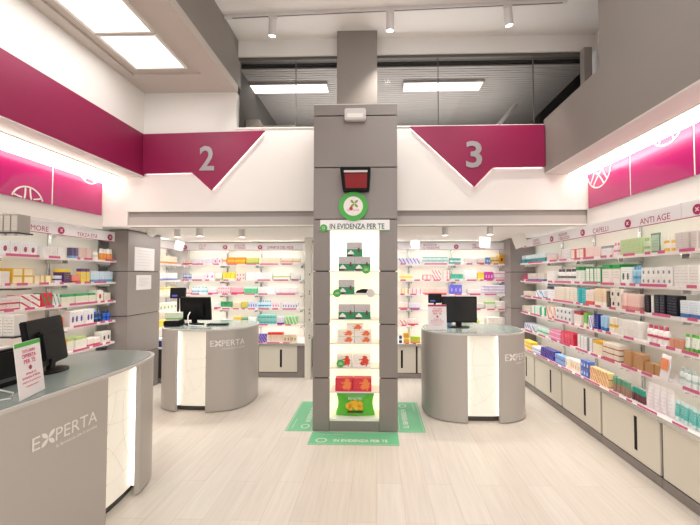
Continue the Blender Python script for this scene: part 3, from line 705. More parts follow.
('C2',0.379,0.599,0.11,3,'mb','pale yellow and white box','f8f0c0','f0d850','mid',1),
('C2',0.616,0.750,0.08,3,'mb','small ivory box','f6f0ea','e0c8b8','marks',1),
('C2',0.784,0.919,0.09,2,'mb','white box with red outline','f6ece6','d04040','frame',1),
('C2',0.936,1.087,0.17,3,'mb','white box with big red zigzag','f8ece8','e02838','diag',2),
('C2',1.154,1.238,0.16,2,'mb','white box with crimson zigzag','f8eae6','d02030','right',2),
('C2',1.255,1.456,0.1,4,'mb','emerald teal box','30b898','d8f4ec','low',1),
('C2',1.489,1.690,0.17,3,'mb','tall white carton','f6f4f2','d8d4d0','marks',1),
('C2',1.706,1.807,0.13,2,'mb','sunny yellow box','f8e040','f8f0b0','low',1),
('C2',1.823,1.957,0.14,3,'mb','magenta box with white spots','d838b0','f4d0ec','dot',1),
('C2',1.973,2.240,0.15,4,'mb','white box with rose stripe in layers','f2e6ea','d88ca0','mid',2),
('C3',0.379,0.531,0.09,3,'mb','white box with yellow side','f8f2dc','f0c850','right',1),
('C3',0.548,0.750,0.09,3,'mb','white box with pink side','f8ecea','f0a0a8','right',1),
('C3',0.784,1.188,0.1,6,'mb','pale coral box','f8d8cc','e87068','low',1),
('C3',1.238,1.439,0.16,3,'mb','cobalt and lilac box','6870d8','c8a8f0','dot',1),
('C3',1.539,1.757,0.08,3,'mb','low white carton','f4f0f0','d890a0','low',1),
('C3',1.790,2.240,0.15,5,'mb','white and lavender box in layers','eee8f2','a890c8','mid',3),
('C4',0.379,0.531,0.11,2,'mb','ivory box with salmon foot','f4ece2','e08878','low',1),
('C4',0.548,0.734,0.1,3,'mb','white box with lilac foot','f0ecf4','9088c8','low',1),
('C4',1.640,1.807,0.1,3,'mb','white box with grey foot','f0ece6','a8a49c','low',1),
('C4',1.823,1.990,0.12,2,'mb','white box with light green top','f0f0e6','98c870','top',1),
('C4',2.007,2.240,0.13,3,'mb','off white carton in layers','f0ece4','c8a8a8','marks',2),
('C5',0.396,0.514,0.08,2,'mb','white box with red corner','f4ece6','d04038','diag',1),
('C5',0.531,0.700,0.1,2,'mb','white box with scarlet foot','f4ece6','d83838','low',1),
('C5',1.640,1.740,0.12,1,'bo','lime green bottle','c8d888','90a850','mid',1),
('C5',1.857,2.240,0.13,3,'mb','wide white carton','f0ece4','d0a8a0','marks',1),
('C0',0.351,0.408,0.15,1,'bo','dark blue bottle with white cap','20407c','eef0f4','mid',1),
('C0',0.424,0.520,0.16,2,'mb','orange yellow box','f0b030','f8dc80','mid',1),
('C0',0.536,0.695,0.1,2,'mb','lime green and orange box','b8d048','e88838','low',1),
]
# ================================================================ PRODUCTS
KN={'mb':{'R':'right_wall_carton','L':'left_wall_carton','B':'medicine_box','C':'right_back_carton'},'cb':'cosmetics_box','bo':'bottle','tu':'tube','ja':'jar','po':'pouch'}  # boxes of one sort; the name changes only with the wall
CAT={'mb':'box','cb':'box','bo':'bottle','tu':'tube','ja':'jar','po':'pouch'}
WN={'R':'right wall','L':'left wall','B':'left back wall','C':'right back wall'}
LN={'1':'top shelf','2':'second shelf','3':'third shelf','4':'fourth shelf','5':'lowest shelf','0':'cabinet top'}
SZD={'1':SZ[0],'2':SZ[1],'3':SZ[2],'4':SZ[3],'5':SZ[4],'0':BZ}
def pouch_mb(w,d,h):
    mb=MB(); R=9;C=9
    def pt(i,j,s):
        u=i/C-.5; v=j/R
        th=(1-abs(2*u)**3)*(1-(2*abs(v-.38))**2*.7) if v<.88 else .12
        x=u*w*(1+.06*math.cos(v*PI*2)); return (x,s*d/2*max(.06,th),v*h)
    idx={}
    for s in(-1,1):
        for j in range(R+1):
            for i in range(C+1):
                idx[(i,j,s)]=len(mb.v); mb.v.append(pt(i,j,s))
        for j in range(R):
            for i in range(C): mb.f.append((idx[(i,j,s)],idx[(i+1,j,s)],idx[(i+1,j+1,s)],idx[(i,j+1,s)]))
    for j in range(R):
        for i in(0,C): mb.f.append((idx[(i,j,-1)],idx[(i,j+1,-1)],idx[(i,j+1,1)],idx[(i,j,1)]))
    for i in range(C):
        for j in(0,R): mb.f.append((idx[(i,j,-1)],idx[(i+1,j,-1)],idx[(i+1,j,1)],idx[(i,j,1)]))
    return mb
def product(kind,name,w,d,h,base,acc,style,label,cat,group):
    pm=printmat(base,acc,style)
    if kind in('mb','cb'):
        o=MB().box(-w/2,w/2,0,d,0,h).build(name,pm,bevel=min(.0015,w*.04)); return tag(o,label,cat,group)
    if kind=='po':
        mb=pouch_mb(w,d,h); mb.v=[(x,y+d/2,z) for x,y,z in mb.v]
        return tag(mb.build(name,pm,smooth=True),label,cat,group)
    o=empty(name,(0,0,0),label,cat,group,local=True)
    r=min(w,d)/2*.96; c=(0,r,0)
    am=mat('cap_'+acc,acc,.35) if ('cap_'+acc) not in CM else CM['cap_'+acc]; CM['cap_'+acc]=am
    if kind=='bo':
        MB().lathe([(r*.94,0),(r,.004),(r,h*.66),(r*.85,h*.73),(r*.42,h*.78),(r*.42,h*.8)],c,14).build('body',pm,o,smooth=True)
        MB().lathe([(r*.5,h*.79),(r*.5,h*.97),(r*.42,h)],c,12).build('cap',am if sum(srgb(acc)[:3])<1.9 else M['white_gloss'],o,smooth=True)
    elif kind=='ja':
        MB().lathe([(r*.92,0),(r,.004),(r,h*.70),(r*.8,h*.76)],c,14).build('body',pm,o,smooth=True)
        MB().lathe([(r*.86,h*.75),(r*.86,h*.98),(r*.8,h)],c,14).build('lid',am,o,smooth=True)
    elif kind=='tu':
        mb=MB(); seg=14
        mb.lathe([(r*.9,h*.2),(r,h*.24),(r,h*.5),(r,h*.8),(r,h)],c,seg)
        mb.v=[(x,(y-r)*(1-max(0,(z/h-.24))/.76*.93)+r,z) for x,y,z in mb.v]
        mb.build('body',pm,o,smooth=True)
        MB().lathe([(r*.8,0),(r*.8,h*.2)],c,seg).build('cap',am,o,smooth=True)
    return o
CM={}
def copy_tree(o):
    c=o.copy(); COL.objects.link(c)
    for ch in o.children:
        k=ch.copy(); COL.objects.link(k); k.parent=c
    return c
rnd=random.Random(3)
LABELRUN=0
for (key,t0,t1,h,n,kind,desc,base,acc,style,stk) in RUNS:
    W,Lv=key
    name=KN[kind][W] if kind=='mb' else KN[kind]
    label='%s on the %s of the %s'%(desc,LN[Lv],WN[W])
    group=None if n*stk==1 else desc+'s, '+LN[Lv]+' of the '+WN[W]
    zb=SZD[Lv]; L=t1-t0; step=L/n; w=step*.955
    d=min(.16,max(.05,w*1.4)) if kind in('mb','cb') else min(w,.11)
    if kind=='po': d=.05
    hh=h/stk
    first=None
    for i in range(n):
        t=t0+step*(i+.5)
        for s in range(stk):
            if first is None:
                first=product(kind,name,w,d,hh-.0015,base,acc,style,label,CAT[kind],group); o=first
            else: o=copy_tree(first)
            j=rnd.uniform(0,.03)*(1 if stk==1 else .25)
            z=zb+.001+s*hh
            if W=='R': x=(2.325 if Lv!='0' else 2.20)+j; o.location=(x,t,z); o.rotation_euler=(0,0,-PI/2)
            elif W=='L': x=(-3.375 if Lv!='0' else -3.28)-j; o.location=(x,t,z); o.rotation_euler=(0,0,PI/2)
            else: y=(6.165 if Lv!='0' else 5.78)+j; o.location=(t,y,z)
            if kind in('bo','ja','tu','cb') : o.rotation_euler[2]+=rnd.uniform(-.04,.04)
    # price label on the shelf edge below the run
    wall={'R':'R','L':'L','B':'B','C':'B'}[W]
    for (a,b,sh) in SHELF.get((wall,int(Lv)),[]):
        if a<=(t0+t1)/2<=b:
            p0,p1=max(t0+.02,a+.01),min(t1-.02,b-.01)
            if p1-p0<.03: break
            zt=SZD[Lv]
            if rnd.random()<.45 and p1-p0>.1: p1=p0+(p1-p0)*.6
            z0,z1=(zt-.019,zt-.002) if Lv!='0' else (zt+.0125,zt+.02)
            z0,z1=(zt-.012,zt+.012) if Lv!='0' else (zt+.001,zt+.013)
            if W=='R':
                q=(2.297,2.2995,p0,p1,z0,z1) if Lv!='0' else (2.13,2.134,p0,p1,zt+.0125,zt+.028)
            elif W=='L': q=(-3.3515,-3.349,p0,p1,z0,z1) if Lv!='0' else (-3.19,-3.186,p0,p1,zt+.0125,zt+.028)
            else: q=(p0,p1,6.140,6.1425,z0,z1) if Lv!='0' else (p0,p1,5.68,5.684,zt+.0125,zt+.028)
            box('price_label',M['pink'],q,sh); break
# alcove products (pale, brightly lit)
AL=[('1','cream box with orange foot','f4ecd8','e8a050','low'),('2','pale white box with blue foot','f4f4f4','7088c0','low'),('3','ivory box with yellow top','f6f0dc','e8d070','top'),('4','ivory box with green dot','f0f0e2','78a860','dot'),('5','bright yellow box','f0d040','f8f0c0','low'),('0','navy box with white top','28306c','e8eaf0','top')]
for Lv,desc,base,acc,st in AL:
    first=None
    for i in range(7):
        lab=desc+' on the '+LN[Lv]+' of the alcove side shelving'
        if first is None: first=product('mb','medicine_box',.095,.1,.12,base,acc,st,lab,'box',desc+'es in the alcove'); o=first
        else: o=copy_tree(first)
        o.location=(-3.375 if Lv!='0' else -3.22,5.42+i*.1,SZD[Lv]+.001); o.rotation_euler=(0,0,PI/2)
# leaflet holder on the right wall
o=empty('leaflet_card',(2.32,3.01,SZ[4]+.001),'small white card with orange square propped on the lowest right shelf','card',rz=-PI/2-.15,local=True)
Rt=Matrix.Rotation(-.15,3,'X')
MB().obox((0,.0,.1),(.11,.004,.2),Rt).build('card_sheet',M['paper'],o)
MB().obox((0,-.003-.0055,.125),(.085,.002,.09),Rt).build('orange_print',mat('orange_print','f0905c',.5),o)
MB().obox((0,.01,.004),(.09,.05,.006),Matrix.Identity(3)).build('foot',M['paper'],o)
# ---------------------------------------------------------------- niche products
def nbox(x0,x1,z,h,name,desc,base,acc,style,grp=None,d=.1,dy=.04):
    o=product('mb',name,x1-x0,d,h,base,acc,style,desc,'box',grp); o.location=((x0+x1)/2,PY0+dy,z+.001); return o
def gbox(x0,z,lab,grp):
    o=empty('dressing_box',(x0+.083,PY0+.04,z+.001),lab,'box',grp,local=True)
    MB().box(-.082,.082,0,.1,0,.15).build('carton',printmat('c4bcc0','2f8c5c','half'),o,bevel=.0015)
    MB().prism([(-.072,.022),(.0,.022),(-.01,.04),(-.028,.058),(-.04,.066),(-.052,.052),(-.066,.04)],lambda u,v:(u,-.0015,v),lambda u,v:(u,0,v)).build('white_emblem',M['ink'],o)
    MB().box(-.08,-.02,-.0015,0,.003,.018).build('dark_foot_print',M['groove'],o)
    MB().prism([(.03,.045),(.06,.045),(.052,.09),(.038,.09)],lambda u,v:(u,-.0015,v),lambda u,v:(u,0,v)).build('figure_print',mat('brown_print','6a4238',.5),o)
    return o
G='grey and green dressing boxes in the pillar niche'
gbox(-.40,NS[0],'grey and green box at left on the highest niche shelf',G)
gbox(-.230,NS[0],'grey and green box at right on the highest niche shelf',G)
gbox(-.315,NS[0]+.152,'grey and green box balanced on top of two in the niche',G)
gbox(-.40,NS[1],'single grey and green box beside the black tray in the niche',G)
gbox(-.40,NS[2],'grey and green box at left on the third niche shelf',G)
gbox(-.230,NS[2],'grey and green box at right on the third niche shelf',G)
o=empty('black_tray',(-.15,PY0+.1,NS[1]+.001),'low black and white curved item between two discs in the niche','tray')
MB().prism([(-.225,NS[1]+.002),(-.08,NS[1]+.002),(-.07,NS[1]+.03),(-.09,NS[1]+.05),(-.15,NS[1]+.055),(-.21,NS[1]+.035)],lambda u,v:(u,PY0+.06,v),lambda u,v:(u,PY0+.14,v)).build('dark_body',M['black'],o,bevel=.004)
box('pale_base',M['paper'],(-.24,-.065,PY0+.055,PY0+.15,NS[1]+.001,NS[1]+.012),o)
def pdisc(x,z,r,m,lab,txt):
    o=empty('round_shelf_tag',(x,PY0+.028,z),lab,'shelf tag')
    disc(MB(),x,z,r,lambda u,v:(u,PY0+.022,v),lambda u,v:(u,PY0+.028,v)).build('tag_disc',m,o)
    if txt: text('tag_print',txt,M['ink'],lambda u,v:(x-r*.6+u,PY0+.0205,z-.012+v),r*1.2,.024,o)
pdisc(-.11,NS[0]+.012,.042,M['green'],'green round tag at the highest niche shelf edge','-20%')
pdisc(-.412,NS[1]+.012,.042,M['green'],'green round tag at the left of the second niche shelf','-20%')
pdisc(-.062,NS[1]+.012,.044,M['mauve'],'pale grey round tag at the right of the second niche shelf','')
O='white and orange boxes stacked as a pyramid in the pillar niche'
for x0,z in ((-.41,0),(-.41,.066),(-.228,0),(-.228,.066)):
    nbox(x0,x0+.175,NS[3]+z,.063,'medicine_box','white and orange box in the lower two rows of the niche pyramid','f2ece4','e8703c','pic',O)
nbox(-.315,-.14,NS[3]+.132,.06,'medicine_box','white and orange box on top of the niche pyramid','f2ece4','e8703c','pic')
nbox(-.415,-.26,NS[4],.125,'medicine_box','white box with red stripe and green tag, fifth niche shelf','f2ebe4','d8482c','pic')
nbox(-.25,-.065,NS[4],.125,'medicine_box','white box with red stripe at right, fifth niche shelf','f2ebe4','d8482c','pic')
pdisc(-.375,NS[4]+.045,.04,M['green'],'green round tag on the left box of the fifth niche shelf','-20%')
nbox(-.43,-.25,NS[5],.135,'medicine_box','red box with orange picture at left on the sixth niche shelf','d83048','f08a48','pic')
nbox(-.245,-.055,NS[5],.135,'medicine_box','red box with orange picture at right on the sixth niche shelf','d83048','f08a48','pic')
o=empty('green_pouch',(-.225,PY0+.12,NZ0+.001),'large bright green plastic pouch at the bottom of the niche','pouch',local=True)
pouch_mb(.385,.09,.265).build('bag',mat('green_foil','58b82c',.25,coat=.3),o,smooth=True)
mb=MB()
for k,(u,v,r) in enumerate(((-.07,.11,.03),(-.03,.13,.032),(.015,.105,.034),(.05,.13,.03),(.0,.145,.026),(-.05,.085,.022),(.06,.09,.022))):
    disc(mb,u,v,r,lambda a,b:(a,-.057+abs(a)*.08,b),lambda a,b:(a,-.038,b),14)
mb.build('fruit_print',mat('yellow_orange_print','f4b42c',.4),o)
me=text('lettering','BIO NATURA',M['ink'],lambda u,v:(-.07+u,-.056+abs(-.07+u)*.05,.175+v),.14,.025,o)
MB().box(-.08,.08,-.052,-.04,.04,.055).build('dark_print',mat('dark_red_print','5a2a1c',.5),o)
# ================================================================ COUNTERS
def sup(t,rx,ry,n):
    c,s=math.cos(t),math.sin(t); return (rx*math.copysign(abs(c)**(2/n),c),ry*math.copysign(abs(s)**(2/n),s))
def ring(rx,ry,n,N=160):
    P=[sup(2*PI*i/N,rx,ry,n) for i in range(N)]; return P
def counter(cx,cy,rz,rx,ry,n,ox0,ox1,label,logo_s,logo_w,H=.965,logo_z=.68,motifc=None):
    """opening between local x ox0..ox1 on the front (-y) side; logo placed at arclength offset logo_s from the opening edge"""
    o=empty('service_counter',(cx,cy,0),label,'counter',rz=rz,local=True)
    N=240
    R=ring(rx,ry,n,N)
    front=[i for i in range(N) if R[i][1]<0 and ox0<R[i][0]<ox1]
    i0,i1=front[0],front[-1]     # angle increases: front runs from -x to +x
    th=.028
    def inner(off): return [ (x*(1-off/rx),y*(1-off/ry)) for x,y in R]
    I=inner(th)
    seq=[(i1+k)%N for k in range((i0-i1)%N+1)]
    def yl(p):  # clip exact edge
        return p
    mb=MB(); k=len(seq)
    for z in (.012,H-.022):
        for q in seq: mb.v.append((R[q][0],R[q][1],z))
        for q in seq: mb.v.append((I[q][0],I[q][1],z))
    for j in range(k-1):
        a,b=j,j+1
        mb.f+=[(a,b,2*k+b,2*k+a),(k+b,k+a,3*k+a,3*k+b),(2*k+a,2*k+b,3*k+b,3*k+a),(b,a,k+a,k+b)]
    mb.f+=[(0,k,3*k,2*k),(k-1,3*k-1,4*k-1,2*k-1)][:1]+[(k-1,3*k-1,4*k-1,2*k-1)]
    mb.build('shell_panel',M['counter'],o,smooth=True)
    C=inner(.065)
    MB().prism(C,lambda u,v:(u,v,.06),lambda u,v:(u,v,H-.022)).build('lit_core',M['acryl'],o,smooth=True)
    MB().prism(inner(.09),lambda u,v:(u,v,.002),lambda u,v:(u,v,.06)).build('recessed_plinth',M['dark'],o)
    tp=MB().prism(inner(-.004),lambda u,v:(u,v,H-.022),lambda u,v:(u,v,H-.004)).build('counter_rim',M['rim'],o,smooth=True)
    MB().prism(inner(.016),lambda u,v:(u,v,H-.0045),lambda u,v:(u,v,H)).build('glass_top',M['gtop'],o)
    # vertical led strips just inside both edges of the opening
    for idx,sgn in ((i0,-1),(i1,1)):
        x,y=R[idx]; yy=y*(1-.05/ry)
        MB().box(x+sgn*.002-.006,x+sgn*.002+.006,yy-.006,yy+.008,.07,H-.03).build('led_edge',M['ledc'],o)
    # engraved circle on the lit core
    def core_y(x):
        best=min((p for p in C if p[1]<0),key=lambda p:abs(p[0]-x)); 
        ps=sorted([p for p in C if p[1]<0],key=lambda p:p[0])
        for a,b in zip(ps,ps[1:]):
            if a[0]<=x<=b[0]: return a[1]+(b[1]-a[1])*(x-a[0])/max(1e-9,b[0]-a[0])
        return best[1]
    mb=MB(); mx,mz,mr=motifc
    segs=[]
    for i in range(48):
        a,b=2*PI*i/48,2*PI*(i+1)/48; segs.append(((mr*math.cos(a),mr*math.sin(a)),(mr*math.cos(b),mr*math.sin(b))))
    for q in range(5):
        a=2*PI*q/5+.3; b=a+2.2; p=Vector((math.cos(a),math.sin(a)))*mr; r=Vector((math.cos(b),math.sin(b)))*mr; m=(p+r)*.12
        P=[(1-t/12)**2*p+2*(t/12)*(1-t/12)*m+(t/12)**2*r for t in range(13)]
        segs+=[(tuple(P[i]),tuple(P[i+1])) for i in range(12)]
    for p,q in segs:
        p=Vector(p)+Vector((mx,mz));q=Vector(q)+Vector((mx,mz)); m=(p+q)/2
        if not(ox0+.012<m.x<ox1-.012 and .09<m.y<H-.04): continue
        d=(q-p).normalized();nn=Vector((-d.y,d.x))*.004
        mb.prism([tuple(p-nn),tuple(q-nn),tuple(q+nn),tuple(p+nn)],lambda u,v:(u,core_y(u)-.0015,v),lambda u,v:(u,core_y(u)+.001,v))
    mb.build('engraved_circle',M['motif'],o)
    # logo on the curved shell: map arclength
    FR=sorted([p for p in R if p[1]<0],key=lambda p:p[0]); 
    pts=[FR[0]];acc=[0]
    for p in FR[1:]:
        acc.append(acc[-1]+math.dist(p,pts[-1])); pts.append(p)
    def at(s):
        s=max(0,min(acc[-1]-1e-6,s))
        for i in range(len(acc)-1):
            if acc[i]<=s<=acc[i+1]:
                t=(s-acc[i])/(acc[i+1]-acc[i]+1e-9); a,b=pts[i],pts[i+1]
                x=a[0]+(b[0]-a[0])*t;y=a[1]+(b[1]-a[1])*t
                dx,dy=b[0]-a[0],b[1]-a[1]; L=math.hypot(dx,dy); return x+dy/L*.0025,y-dx/L*.0025
        return pts[-1]
    def s_of(x):
        for i in range(len(acc)-1):
            if pts[i][0]<=x<=pts[i+1][0]: return acc[i]
        return 0
    s0=s_of(ox1 if logo_s>=0 else ox0)+logo_s
    def fn(u,v): x,y=at(s0+u); return (x,y,logo_z+v)
    h=logo_w*.17
    lg=text('logo_letter_e','E',M['ink'],fn,h*.62,h,o,bold=.0)
    leafx(MB(),logo_w*.215,h*.5,h*.72,lambda u,v:fn(u,v),lambda u,v:(fn(u,v)[0]*.997,fn(u,v)[1]*.997,logo_z+v)).build('logo_leaf_cross',M['ink'],o)
    text('logo_lettering','PERTA',M['ink'],lambda u,v:fn(logo_w*.32+u,v),logo_w*.68,h,o)
    text('logo_tagline','la farmacia che ti ascolta',M['ink'],lambda u,v:fn(logo_w*.33+u,-h*.55+v),logo_w*.67,h*.28,o)
    return o
# left middle counter, right middle counter, front counter (faces +x)
counter(-2.125,4.68,0,.56,.475,2.6,-.24,.15,'grey oval service counter with lit panel, left of the pillar',.05,.40,logo_z=.765,motifc=(-.22,.52,.34))
counter(1.13,4.43,0,.585,.45,2.7,-.165,.20,'grey oval service counter with lit panel, right of the pillar',.06,.42,logo_z=.67,motifc=(-.17,.52,.36))
counter(-2.17,2.03,PI/2-.06,1.02,.43,3.4,.30,.66,'long grey counter in the left foreground with a slim lit panel',-.45,.40,logo_z=.70,motifc=(.46,.5,.30))
# ---------------------------------------------------------------- counter equipment
def monitor(cx,cy,rz,label,w=.42,h=.30,z=.966,lift=.06,tilt=.1):
    o=empty('monitor',(cx,cy,z),label,'monitor',rz=rz,local=True)
    Rt=Matrix.Rotation(tilt,3,'X'); c=(0,0,lift+h/2)
    MB().obox(c,(w,.035,h),Rt).build('screen_case',M['black'],o,bevel=.006)
    MB().obox((0,.035,lift+h*.45),(w*.62,.035,h*.6),Rt).build('rear_housing',M['black'],o,bevel=.012)
    MB().obox((c[0],c[1]-.0185,c[2]),(w-.03,.002,h-.03),Rt).build('screen_glass',M['black2'],o)
    MB().obox((0,.035,lift*.5+.05),(.07,.025,.14),Matrix.Rotation(-.1,3,'X')).build('stand_neck',M['black'],o,bevel=.004)
    MB().lathe([(.115,0),(.115,.008),(.05,.016)],(0,.03,0),24,sx=1.1,sy=.8).build('stand_foot',M['black'],o,smooth=True)
    return o
Z=.966
monitor(-2.35,4.68,PI-.05,'black monitor seen from behind on the left middle counter',w=.41,h=.30,lift=.05,tilt=-.12)
monitor(1.00,4.45,.0,'black monitor on the right middle counter',w=.42,h=.315,lift=.06,tilt=.0)
monitor(-2.19,2.36,-PI/2+.33,'large black monitor seen edge-on on the front counter',w=.44,h=.31,lift=.04,tilt=.16)
def terminal(cx,cy,rz,label,s=1,lift=.22):
    o=empty('price_terminal',(cx,cy,Z),label,'terminal',rz=rz,local=True)
    MB().obox((0,0,lift+.05*s),(.17*s,.04,.12*s),Matrix.Rotation(-.1,3,'X')).build('head',M['black'],o,bevel=.006)
    MB().obox((-.03*s,-.024,lift+.02*s),(.06*s,.002,.02*s),Matrix.Rotation(-.1,3,'X')).build('maker_plate',mat('blue_plate','5a5ac8',.4),o)
    MB().tube([(0,0,.012),(0,.005,lift)],.014).build('pole',M['black'],o,smooth=True)
    MB().box(-.07,.07,-.06,.06,0,.014).build('foot',M['black'],o,bevel=.004)
    return o
terminal(-2.62,4.74,.1,'black price display standing left of the left monitor',1.15,.34)
terminal(.715,4.50,0,'black price display behind the card on the right counter',.95,.30)
o=empty('card_printer',(-2.53,4.49,Z),'low black printer with cables at the left of the left middle counter','printer',rz=.15,local=True)
MB().box(-.10,.10,-.07,.08,0,.07).build('printer_case',M['black'],o,bevel=.01)
MB().box(-.07,.07,-.05,.03,.071,.078).build('paper_slot',M['mauve'],o)
MB().box(-.09,.09,-.03,.05,.08,.17).build('receipt_box',printmat('dce8d0','88b070','low'),o,bevel=.002)
o=empty('keyboard',(-2.02,4.58,Z),'thin black keyboard at the right of the left monitor','keyboard',rz=.1,local=True)
MB().box(-.12,.13,-.05,.06,0,.016).build('keyboard_case',M['black'],o,bevel=.004)
mb=MB()
for i in range(12):
    for j in range(4): mb.box(-.112+i*.0195,-.097+i*.0195,-.043+j*.024,-.024+j*.024,.016,.020)
mb.build('keys',mat('key_grey','3a3a3e',.5),o)
o=tag(MB().tube([(-2.385,4.60,Z+.16),(-2.37,4.52,Z+.12),(-2.36,4.50,Z+.06),(-2.33,4.47,Z+.012),(-2.25,4.46,Z+.008),(-2.14,4.44,Z+.008)],.006).build('cable',M['mauve'],smooth=True),'pale coiled cable hanging between printer and left monitor','cable')
# cards in stands
def sign_card(cx,cy,rz,w,h,lean,top,label,z=Z):
    o=empty('sign_card',(cx,cy,z),label,'card',rz=rz,local=True)
    Rt=Matrix.Rotation(-lean,3,'X'); up=Rt@Vector((0,0,1)); nm=Rt@Vector((0,-1,0))
    c=up*(h/2)+Vector((0,0,.002))
    MB().obox(c,(w,.004,h),Rt).build('sheet',M['paper'],o)
    MB().obox(c+up*(h/2-.012)+nm*.003,(w,.002,.022),Rt).build('top_band',top,o)
    b=MB().obox((0,lean*h*.5+.03,.003),(w,.10,.005),Matrix.Identity(3)).build('holder_foot',M['glass'],o)
    def fn(u,v): p=Vector((0,0,.002))+up*v+nm*.0035+Vector((u,0,0)); return tuple(p)
    for k,(s,hh,ww,vv) in enumerate((('TUTTI I GIORNI',.016,.5,.80),('OFFERTA',.022,.55,.70),('PER TE',.022,.45,.60),('chiedi al',.012,.4,.40),('farmacista di fiducia',.013,.7,.33),('misura la pressione',.012,.72,.25),('gratuitamente',.011,.5,.17))):
        text('lettering',s,M['pinkink'],lambda u,v,ww=ww,vv=vv:fn(-w*ww/2+u,h*vv+v),w*ww,hh,o,bold=.02)
    mb=MB(); disc(mb,0,h*.52,.012,lambda u,v:fn(u,v),lambda u,v:tuple(Vector(fn(u,v))+nm*.0005),12); mb.build('small_emblem',M['hmag'],o)
    return o
sign_card(-1.815,1.89,PI/2+.28,.205,.285,.12,M['green'],'white A4 card with pink print and green top edge on the front counter')
sign_card(.705,4.25,0,.215,.29,.10,M['hmag'],'white A4 card with pink print and magenta top on the right counter')
for x,z,lab,m_,w_ in ((.90,.0,'small light blue leaflet box under the right monitor','5aa0dc',.075),(1.13,.0,'small white and green box under the right monitor','e8ecd8',.12)):
    o=nb=product('mb','leaflet_box',w_,.04,.055,m_,'ffffff','marks',lab,'box',None); nb.location=(x,4.60,Z+.001)
# dark equipment on the front counter, partly out of frame
o=empty('receipt_printer',(-2.12,2.0,Z),'black receipt printer with cables at the left edge of the front counter','printer',rz=PI/2,local=True)
MB().box(-.10,.10,-.03,.12,0,.21).build('printer_case',M['black'],o,bevel=.012)
MB().box(-.08,.08,.0,.06,.211,.22).build('paper_slot',M['mauve'],o)
MB().box(-.09,.09,-.033,-.030,.03,.05).build('front_slot',mat('slot_grey','4a4a4c',.4),o)
tag(MB().tube([(-1.93,1.80,Z+.06),(-1.86,1.83,Z+.03),(-1.84,1.80,Z+.012),(-1.92,1.74,Z+.012),(-1.99,1.76,Z+.02),(-1.95,1.84,Z+.08)],.004).build('cable',M['mauve'],smooth=True),'thin grey looping cable beside the front counter card','cable')
# glass shelf stand at left edge behind the front counter
o=empty('glass_shelf_stand',(-2.85,2.70,0),'freestanding dark edged glass shelf stand at the left edge','shelf stand')
for z in (1.918,1.50,1.148,.78): 
    box('glass_shelf',M['frame'] if 0 else mat('dark_glass_shelf','3c403e',.15,coat=.5),(-3.10,-2.655,2.60,2.73,z-.012,z),o)
for x,y in ((-3.085,2.715),(-3.085,2.615)): MB().tube([(x,y,.0),(x,y,1.93)],.012).build('rod',M['alu'],o,smooth=True)
box('foot_plate',M['dark'],(-3.12,-2.64,2.58,2.75,0,.02),o)
g1=None
for i in range(6):
    if g1 is None: g1=product('cb','cosmetics_box',.052,.10,.135,'cbc5be','a8a098','frame','taupe grey carton on the highest shelf of the glass stand','box','taupe cartons on the glass stand'); q=g1
    else: q=copy_tree(g1)
    q.location=(-2.69-i*.056,2.615,1.919)
g1=None
for i in range(4):
    if g1 is None: g1=product('cb','cosmetics_box',.085,.10,.155,'f2ede8','a08878','marks','white carton with two dots on the lower shelf of the glass stand','box','white cartons on the glass stand'); q=g1
    else: q=copy_tree(g1)
    q.location=(-2.71-i*.089,2.615,1.149)
# ================================================================ TRACK LIGHTS, DOWNLIGHTS, HANGING CARDS
o=empty('lighting_track',(0,3.85,ZC),'long white ceiling track crossing the room above the pillar','lighting track',rz=0)
mb=MB(); n=len(mb.v)
def tr(x): return 3.92-(x+1.83)*.0365
for z0,z1 in ((ZC-.035,ZC-.001),):
    P=[(-1.69,tr(-1.69)-.018),(2.0,tr(2.0)-.018),(2.0,tr(2.0)+.018),(-1.69,tr(-1.69)+.018)]
    mb.prism(P,lambda u,v:(u,v,z0),lambda u,v:(u,v,z1))
mb.build('rail',M['mauve'],o)
MB().prism([(-1.6,tr(-1.6)-.005),(1.95,tr(1.95)-.005),(1.95,tr(1.95)+.005),(-1.6,tr(-1.6)+.005)],lambda u,v:(u,v,ZC-.037),lambda u,v:(u,v,ZC-.0345)).build('rail_slot',M['dark'],o)
for x,rx,ry,lab in ((-1.142,.25,.1,'white cylinder track spotlight left of the pillar'),(.148,.2,0,'white cylinder track spotlight just right of the pillar top'),(1.388,.2,-.15,'white cylinder track spotlight above sign 3 at right')):
    y=tr(x); o=empty('track_spotlight',(x,y,ZC-.037),lab,'spotlight',local=True)
    MB().box(-.045,.045,-.018,.018,-.025,0).build('adapter',M['mauve'],o,bevel=.003)
    R_=Matrix.Rotation(rx,3,'X')@Matrix.Rotation(ry,3,'Y')
    MB().lathe([(.038,-.19),(.042,-.19),(.042,-.03),(.03,-.02),(.012,-.015)],(0,0,-.005),20,axis=R_).build('lamp_body',M['mauve'],o,smooth=True)
    MB().lathe([(.036,-.192),(.036,-.188)],(0,0,-.005),20,axis=R_).build('lamp_lens',mat('spot_lens','ffffff',.4,emit=8,ecol='fff4e8'),o)
    l=bpy.data.lights.new('spot_light','SPOT'); l.energy=60; l.spot_size=1.5; l.spot_blend=.8; l.color=(1,.93,.85); l.shadow_soft_size=.05
    lo=bpy.data.objects.new('spot_light',l); COL.objects.link(lo); p=R_@Vector((0,0,-.21)); lo.location=(x+p.x,y+p.y,ZC-.04+p.z); lo.rotation_euler=(.35 if 1 else 0,0,0)
k=0
